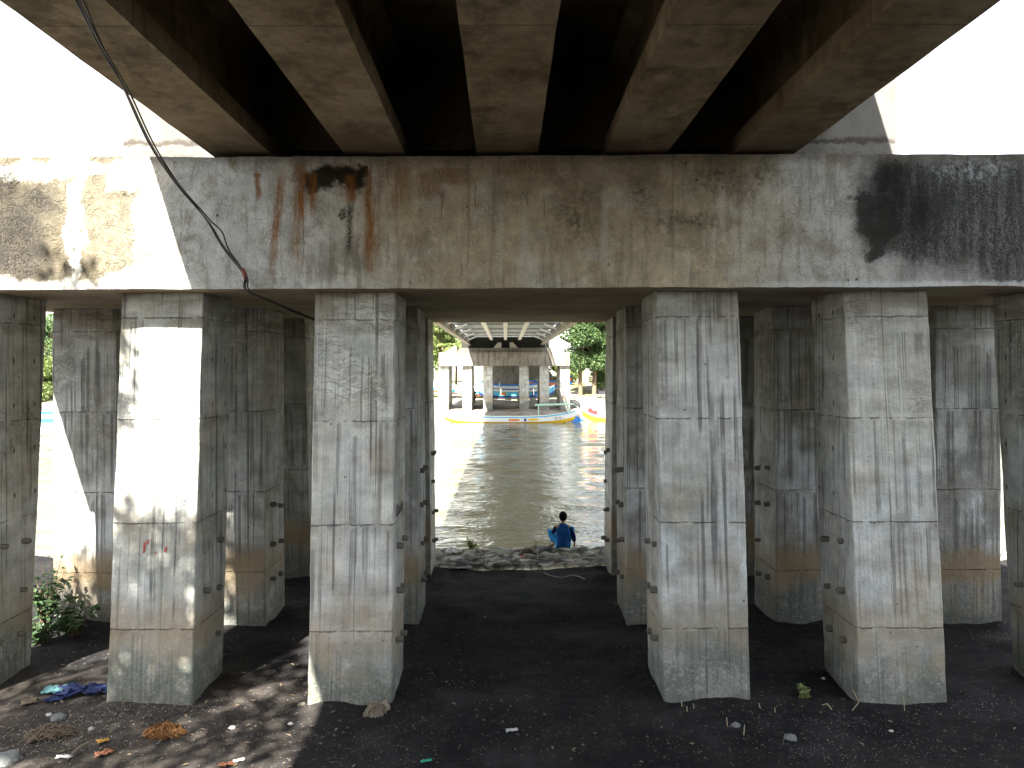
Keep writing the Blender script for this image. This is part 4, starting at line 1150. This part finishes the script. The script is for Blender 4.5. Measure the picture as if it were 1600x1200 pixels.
# loose poles leaning by the boats
for (a, b, lab) in (((2.0, 83.5, -.3), (2.75, 83.8, 1.35), 'pale pole leaning beside the blue boat behind the far pier'), ((1.2, 83, -.35), (2.45, 83.6, .9), 'thin bamboo prop under the bright blue boat')):
    tag(obj('bamboo_pole', MB().tube([a, b], .04, 6), M['bamboo'], loc=Vector(a)), lab, 'pole')

# ------------------------------------------------------------------ bank clutter
rnd = random.Random(15)
for i in range(16):
    px = rnd.uniform(896, 932); Y = rnd.uniform(80, 84)
    p = fb(px, Y)
    lump('bank_rock', p, rnd.uniform(.25, .6), rnd.uniform(.25, .5), rnd.uniform(.25, .55), M['far_concrete'] if i % 3 else M['grey_stone'], 'pale rock in the heap right of the far pier', 'rock', i * 3.3 + 50, .4, 'rocks heaped right of the far pier', 1)
for i in range(14):
    px = rnd.uniform(885, 955); Y = rnd.uniform(65.2, 68.5)
    p = fb(px, Y)
    lump('shore_rock', p, rnd.uniform(.2, .5), rnd.uniform(.2, .4), rnd.uniform(.15, .35), M['far_concrete'] if i % 2 else M['grey_stone'], 'rock at the waterline behind the two moored boats', 'rock', i * 3.3 + 90, .4, 'rocks at the far waterline', 1)
for i in range(10):
    px = rnd.uniform(683, 780); Y = rnd.uniform(65.5, 70)
    p = fb(px, Y)
    lump('shore_rock', p, rnd.uniform(.15, .4), rnd.uniform(.2, .4), rnd.uniform(.1, .25), M['grey_stone'], 'small dark rock on the sand in front of the far pier', 'rock', i * 3.3 + 130, .4, 'dark rocks before the far pier', 1)
# motorcycle
mp = fb(944, 88)
mt = thing('motorcycle', 'dark motorcycle parked under the trees on the far bank', 'motorcycle', mp, local=True, rz=R(12))
def ring_mesh(c, r, rr, n=20, q=6):
    mb = MB()
    for i in range(n):
        a = 2 * math.pi * i / n
        for k in range(q):
            b = 2 * math.pi * k / q
            mb.v.append(Vector((c[0] + math.cos(a) * (r + rr * math.cos(b)), c[1] + rr * math.sin(b), c[2] + math.sin(a) * (r + rr * math.cos(b)))))
    for i in range(n):
        for k in range(q):
            mb.face((i * q + k, ((i + 1) % n) * q + k, ((i + 1) % n) * q + (k + 1) % q, i * q + (k + 1) % q))
    return mb
for x in (-.62, .62):
    wo = obj('wheel', ring_mesh((x, 0, .29), .25, .05), M['black_rubber'], mt, smooth=60)
    hb = MB().tube([(x, -.05, .29), (x, .05, .29)], .07, 8)
    for k in range(6):
        a = k * math.pi / 3; hb.tube([(x, 0, .29), (x + math.cos(a) * .22, 0, .29 + math.sin(a) * .22)], .012, 4)
    obj('rim', hb, M['chrome'], wo)
body = MB().gridbox([(-.55, -.12, .38), (.35, -.12, .34), (.35, .12, .34), (-.55, .12, .38), (-.75, -.10, .70), (.38, -.08, .74), (.38, .08, .74), (-.75, .10, .70)], .12).rough(.02, 4, 1)
obj('body', body, M['bike'], mt, smooth=60)
obj('saddle', MB().gridbox([(-.72, -.12, .70), (.05, -.11, .70), (.05, .11, .70), (-.72, .12, .70), (-.70, -.1, .80), (.02, -.08, .77), (.02, .08, .77), (-.70, .1, .80)], .1).rough(.01, 5, 2), M['black_rubber'], mt, smooth=60)
obj('front_fork', MB().tube([(.62, -.07, .29), (.42, -.07, .85)], .025, 6).tube([(.62, .07, .29), (.42, .07, .85)], .025, 6), M['chrome'], mt, smooth=60)
obj('handlebar', MB().tube([(.34, -.34, 1.0), (.42, -.12, .95), (.42, .12, .95), (.34, .34, 1.0)], .018, 6), M['chrome'], mt, smooth=60)
obj('headlight', MB().tube([(.40, 0, .86), (.52, 0, .85), (.55, 0, .85)], [.05, .09, .07], 10), M['white_plastic'], mt, smooth=60)

# things on the river wall
WALL = lambda px, py: Vector(((px - VX) / F * ((CAM_Z - .10) * F / (py - VY)), (CAM_Z - .10) * F / (py - VY), .06))
sheet_item('plastic_bag', WALL(704, 862), .20, .22, M['white_plastic'], 'white plastic bag at the left end of the stone wall', 'plastic bag', 41, .10, .3, ragged=.5)
sheet_item('plastic_bag', WALL(797, 867), .26, .10, M['white_plastic'], 'flat white plastic strip in the middle of the stone wall', 'plastic bag', 42, .04, .1, ragged=.5)
sheet_item('plastic_bag', G(718, 889), .34, .10, M['white_plastic'], 'twisted white plastic strip at the foot of the stone wall', 'plastic bag', 43, .06, .05, ragged=.7)
lump('plastic_cup', G(823, 889), .075, .06, .09, M['white_plastic'], 'crumpled white plastic cup at the foot of the stone wall', 'plastic cup', 44, .25)
lump('pink_wrapper', WALL(814, 869), .06, .05, .05, M['pink_plastic'], 'crumpled pink wrapper on the stone wall left of the boy', 'wrapper', 45, .4)
lump('pale_pebble', G(752, 887), .05, .04, .055, M['shell'], 'buff pebble at the foot of the stone wall left of the cup', 'stone', 46, .2)
lump('pale_pebble', G(780, 889), .035, .03, .035, M['dry_leaf'], 'small brown pebble between the buff pebble and the cup', 'stone', 47, .2)
mb = MB(); p0 = WALL(810, 867)
mb.tube([p0, p0 + Vector((.08, .0, .12)), p0 + Vector((.20, .05, .13)), p0 + Vector((.32, .08, .03))], [.035, .045, .045, .03], 7).rough(.015, 9, 1)
tag(obj('driftwood', mb, M['stick'], loc=p0), 'arched piece of driftwood on the stone wall beside the thin rod', 'driftwood')
p0 = WALL(837, 872)
mb = MB().tube([p0 - Vector((0, 0, .03)), p0 + Vector((-.01, .0, .22)), p0 + Vector((-.02, .02, .46))], [.007, .005, .003], 5)
tag(obj('fishing_rod', mb, M['stick'], loc=p0), 'thin upright stick stuck into the stone wall left of the boy', 'stick')
rnd = random.Random(25)
for i in range(26):
    px = rnd.uniform(690, 944); py = rnd.uniform(855, 880)
    q = WALL(px, py)
    if abs(px - 879) < 22 and py < 866: continue
    lump('rubble_stone', q + Vector((0, 0, .02)), rnd.uniform(.05, .14), rnd.uniform(.05, .1), rnd.uniform(.03, .06), M['grey_stone'] if i % 3 else M['shell'], 'loose rubble stone lying on top of the mossy river wall', 'stone', i * 2.1 + 200, .35, 'loose stones on the river wall', 1)
mb = MB(); a = G(835, 895); b = G(912, 905)
pts = [a.lerp(b, i / 10) for i in range(11)]
mb.tube([Vector((q.x, q.y + .1 * math.sin(i), ground_height(q.x, q.y) + .012)) for i, q in enumerate(pts)], .006, 5)
tag(obj('nylon_line', mb, M['shell'], loc=a), 'thin pale line trailing over the sand below the stone wall', 'rope')

# ------------------------------------------------------------------ people
def skin_mesh(name, chains, mat, parent, root=0, sub=2):
    """chains: list of [(point, radius), ...]; points that coincide are joined"""
    vs, rs, es = [], [], []
    def idx(p, r):
        p = Vector(p)
        for i, q in enumerate(vs):
            if (q - p).length < 1e-5: return i
        vs.append(p); rs.append(r); return len(vs) - 1
    for ch in chains:
        ids = [idx(p, r) for p, r in ch]
        es += list(zip(ids[:-1], ids[1:]))
    me = bpy.data.meshes.new(name); me.from_pydata([tuple(v) for v in vs], es, [])
    me.materials.append(mat)
    o = link(bpy.data.objects.new(name, me)); o.parent = parent
    md = o.modifiers.new('skin', 'SKIN'); md.use_smooth_shade = True
    for i, sv in enumerate(me.skin_vertices[0].data):
        r = rs[i]; sv.radius = r if isinstance(r, tuple) else (r, r); sv.use_root = (i == root)
    s = o.modifiers.new('smooth', 'SUBSURF'); s.levels = sub; s.render_levels = sub
    return o

def hand_chains(w, d, up, side, s=1.0):
    """five fingers from the wrist point; w = end of palm"""
    d = d.normalized(); side = side.normalized()
    out = []
    for k, (off, ln) in enumerate(((-.024, .045), (-.008, .055), (.008, .052), (.024, .040))):
        b = w + side * off * s; a = b + d * ln * .5 * s - up * .004; c = b + d * ln * s - up * .014 * s
        out.append([(w, .014 * s), (b + d * .004, .008 * s), (a, .0075 * s), (c, .006 * s)])
    th = w - d * .035 * s - side * .018 * s
    out.append([(w, .014 * s), (th, .010 * s), (th + (d * .5 - side).normalized() * .03 * s, .008 * s)])
    return out

V = Vector
seat = at(879, 857, 15.02); seat.z = ledge_h(seat.x, min(seat.y, 15.2)) + .01
boy = thing('person', 'boy in a blue shirt sitting on the stone wall with his back turned', 'person', seat, local=True)
J = dict(pel=V((0, 0, .10)), wai=V((0, .005, .22)), che=V((0, .03, .36)), nb=V((.0, .05, .475)), nk=V((.0, .06, .53)), hd=V((.005, .075, .555)), hm=V((.005, .08, .605)), ht=V((.005, .08, .665)),
         ls=V((-.125, .04, .43)), le=V((-.185, .10, .30)), lw=V((-.195, .20, .28)), lh=V((-.20, .25, .285)),
         rs=V((.125, .04, .42)), re=V((.205, .02, .25)), rw=V((.225, .03, .085)), rh=V((.228, .045, .03)),
         lhip=V((-.08, .05, .10)), lk=V((-.27, .22, .33)), la=V((-.165, .13, .05)), lt=V((-.285, .05, .03)),
         rhip=V((.08, .06, .10)), rk=V((.205, .20, .385)), ra=V((.14, .30, .06)), rt=V((.17, .42, .03)))
body_ch = [[(J['pel'], .10), (J['wai'], .085), (J['che'], .095), (J['nb'], .05), (J['nk'], .034), (J['hd'], .058), (J['hm'], .072), (J['ht'], .05)],
      [(J['che'], .095), (J['ls'], .040), (J['le'], .030), (J['lw'], .020), (J['lh'], .018)], [(J['che'], .095), (J['rs'], .040), (J['re'], .030), (J['rw'], .020), (J['rh'], .018)],
      [(J['pel'], .10), (J['lhip'], .065), (J['lk'], .045), (J['la'], .028), (J['lt'], .022)], [(J['pel'], .10), (J['rhip'], .065), (J['rk'], .045), (J['ra'], .028), (J['rt'], .022)],
      [(J['hm'], .072), (V((.005, .165, .595)), .012)], [(J['hm'], .072), (V((-.078, .08, .605)), .014)], [(J['hm'], .072), (V((.088, .08, .605)), .014)]]
body_ch += hand_chains(J['lh'], V((-.2, .9, -.3)), V((0, 0, 1)), V((1, 0, 0)), .85)
body_ch += hand_chains(J['rh'], V((.35, -.2, -.25)), V((0, 0, 1)), V((0, 1, 0)), .85)
skin_mesh('body', body_ch, M['skin'], boy)
sh_ch = [[(V((0, .0, .02)), (.120, .095)), (V((0, .0, .065)), (.138, .108)), (V((0, .0, .14)), (.140, .108)), (J['wai'], (.132, .10)), (J['che'], (.128, .10)), (J['nb'] - V((0, 0, .012)), (.07, .058)), (J['nb'] + V((0, .006, .03)), (.046, .042))],
         [(J['che'], (.128, .10)), (J['ls'].lerp(J['le'], .12), .064)], [(J['che'], (.128, .10)), (J['rs'].lerp(J['re'], .2), .064)]]
skin_mesh('shirt', sh_ch, M['shirt'], boy)
skin_mesh('sleeve', [[(J['ls'], .050), (J['ls'].lerp(J['le'], .3), .054), (J['le'], .047), (J['le'].lerp(J['lw'], .75), .036)]], M['navy_cotton'], boy)
skin_mesh('sleeve', [[(J['rs'], .050), (J['rs'].lerp(J['re'], .35), .054), (J['re'], .050), (J['re'].lerp(J['rw'], .80), .040)]], M['navy_cotton'], boy)
tr_ch = [[(V((0, .03, .085)), .10), (J['lhip'], .078), (J['lk'], .058), (J['lk'].lerp(J['la'], .85), .042)], [(V((0, .03, .085)), .10), (J['rhip'], .078), (J['rk'], .058), (J['rk'].lerp(J['ra'], .85), .042)]]
skin_mesh('trousers', tr_ch, M['trousers'], boy)
bm = bmesh.new(); bmesh.ops.create_icosphere(bm, subdivisions=4, radius=1.0)
mb = MB()
for v in bm.verts:
    q = v.co.copy(); r = 1 + .06 * mnoise.noise(q * 5) + .03 * mnoise.noise(q * 14)
    p = V((q.x * .080 * r, q.y * .092 * r, q.z * .098 * r))
    if q.y > .35: p.z = max(p.z, .02 + .03 * (q.y - .35)); p.y = min(p.y, .085)
    if q.z < -.62: p.z = -.075 + .01 * q.z; p.x *= .92; p.y *= .85
    mb.v.append(p + V((.005, .072, .620)))
for f in bm.faces: mb.face([v.index for v in f.verts])
bm.free()
obj('hair', mb, M['hair'], boy, smooth=60)

# standing figure half behind a far column
fp = V((-3.45, 83.2, bank_height(-3.45, 83.2)))
man = thing('person', 'person in maroon standing half hidden behind a far pier column', 'person', fp, local=True)
S = 1.0
J = dict(pel=V((0, 0, .92)), wai=V((0, 0, 1.08)), che=V((0, 0, 1.30)), nb=V((0, 0, 1.45)), hd=V((0, .0, 1.57)), ht=V((0, 0, 1.68)),
         ls=V((-.19, 0, 1.40)), le=V((-.25, .02, 1.12)), lw=V((-.22, -.1, .9)), rs=V((.19, 0, 1.40)), re=V((.26, .02, 1.12)), rw=V((.24, -.08, .88)),
         lk=V((-.1, 0, .5)), la=V((-.11, .03, .06)), lt=V((-.12, -.16, .03)), rk=V((.11, 0, .5)), ra=V((.12, .03, .06)), rt=V((.14, -.16, .03)))
b_ch = [[(J['pel'], .13), (J['wai'], .12), (J['che'], .14), (J['nb'], .055), (J['hd'], .085), (J['ht'], .07)], [(J['che'], .14), (J['ls'], .06), (J['le'], .042), (J['lw'], .03)], [(J['che'], .14), (J['rs'], .06), (J['re'], .042), (J['rw'], .03)],
        [(J['pel'], .13), (V((-.09, 0, .85)), .09), (J['lk'], .06), (J['la'], .04), (J['lt'], .03)], [(J['pel'], .13), (V((.09, 0, .85)), .09), (J['rk'], .06), (J['ra'], .04), (J['rt'], .03)]]
b_ch += hand_chains(J['lw'], V((0, -.3, -1)), V((0, -1, 0)), V((1, 0, 0)), 1.1) + hand_chains(J['rw'], V((0, -.3, -1)), V((0, -1, 0)), V((1, 0, 0)), 1.1)
skin_mesh('body', b_ch, M['skin'], man)
skin_mesh('shirt', [[(J['pel'], .155), (J['wai'], .15), (J['che'], .165), (J['nb'] - V((0, 0, .03)), .075)], [(J['che'], .165), (J['ls'], .08), (J['le'], .06)], [(J['che'], .165), (J['rs'], .08), (J['re'], .06)]], M['maroon'], man)
skin_mesh('trousers', [[(J['pel'] - V((0, 0, .03)), .145), (V((-.09, 0, .83)), .105), (J['lk'], .075), (J['la'] + V((0, 0, .06)), .055)], [(J['pel'] - V((0, 0, .03)), .145), (V((.09, 0, .83)), .105), (J['rk'], .075), (J['ra'] + V((0, 0, .06)), .055)]], M['denim'], man)
bm = bmesh.new(); bmesh.ops.create_icosphere(bm, subdivisions=3, radius=1.0)
mb = MB()
for v in bm.verts:
    q = v.co; mb.v.append(V((q.x * .10, q.y * .11 + .015, max(q.z, -.3) * .10 + 1.66)))
for f in bm.faces: mb.face([v.index for v in f.verts])
bm.free(); obj('hair', mb, M['hair'], man, smooth=60)

# ------------------------------------------------------------------ hanging cable
def cat_pts(pts, n=8):
    out = []
    P = [pts[0]] + pts + [pts[-1]]
    for i in range(1, len(P) - 2):
        for k in range(n):
            t = k / n
            a, b, c, d = P[i-1], P[i], P[i+1], P[i+2]
            out.append(.5 * ((2*b) + (c - a)*t + (2*a - 5*b + 4*c - d)*t*t + (3*b - a - 3*c + d)*t**3))
    out.append(pts[-1]); return out
key = [at(85, -90, 4.3), at(128, 0, 4.75), at(160, 68, 5.3), at(200, 140, 5.9), at(240, 226, 6.7), at(280, 287, 7.4), at(328, 345, 7.95), at(352, 385, 8.08), at(384, 428, 8.13), at(388, 453, 8.15), at(425, 470, 8.9), at(490, 497, 10.0), at(560, 514, 11.0)]
cp = cat_pts(key)
cb = thing('power_cable', 'black twisted cable hanging from the bridge across the cap beam', 'cable', key[-1])
for s in range(3):
    mb = MB(); pts = []
    for i, p in enumerate(cp):
        f = i / (len(cp) - 1)
        a = f * 9 + s * 2.1
        w = .017 + .012 * math.sin(f * 9 + s * 2)
        if .50 < f < .60 and s == 1: w += .045 * math.sin((f - .50) / .10 * math.pi)
        if f > .76: w = .012
        pts.append(p + Vector((math.cos(a) * w, -abs(math.sin(a)) * .01 - .012, math.sin(a) * w * .7)))
    if s == 2: pts = pts[: int(len(pts) * .76)]
    mb.tube(pts, .0078, 6)
    obj('strand', mb, M['black_rubber'], cb, smooth=60)
a = at(383, 424, 8.12); 
obj('tape_wrap', MB().tube([at(379, 418, 8.11), at(383, 428, 8.115), at(386, 440, 8.12)], [.018, .024, .018], 7), M['red_tape'], cb, smooth=60)

# ------------------------------------------------------------------ sky, sun, camera
sun_dir = Vector((.341, 1.0, -1.11)).normalized()
el = math.asin(-sun_dir.z); az = math.atan2(-sun_dir.x, -sun_dir.y)
w = bpy.data.worlds.new('World'); SC.world = w; w.use_nodes = True
nt = w.node_tree; bg = nt.nodes['Background']
sky = nt.nodes.new('ShaderNodeTexSky'); sky.sky_type = 'NISHITA'; sky.sun_disc = False
sky.sun_elevation = el; sky.sun_rotation = az % (2 * math.pi); sky.dust_density = 1.0; sky.air_density = 1.0; sky.altitude = 0
veil = nt.nodes.new('ShaderNodeMix'); veil.data_type = 'RGBA'; veil.inputs[0].default_value = .62
veil.inputs[7].default_value = (4.3, 4.1, 3.75, 1)
nt.links.new(sky.outputs[0], veil.inputs[6]); nt.links.new(veil.outputs[2], bg.inputs[0]); bg.inputs[1].default_value = .085
sl = bpy.data.lights.new('sun', 'SUN'); sl.energy = 5.0; sl.angle = R(.53); sl.color = (1.0, .945, .86)
so = link(bpy.data.objects.new('sun', sl)); so.rotation_euler = sun_dir.to_track_quat('-Z', 'Y').to_euler(); so.location = (-8, -20, 30)

cam = bpy.data.cameras.new('camera'); cam.sensor_width = 36; cam.lens = 36 * F / 1600; cam.clip_end = 3000; cam.clip_start = .05
cam.shift_x = 10 / 1600; cam.shift_y = -23 / 1600
cobj = link(bpy.data.objects.new('camera', cam))
cobj.matrix_world = Matrix.Translation((0, 0, CAM_Z)) @ Matrix.Rotation(R(90), 4, 'X') @ Matrix.Rotation(R(-.2), 4, 'Z')
SC.camera = cobj
vs = SC.view_settings; vs.view_transform = 'Standard'; vs.look = 'None'; vs.exposure = 2.9; vs.gamma = 1; vs.use_curve_mapping = False
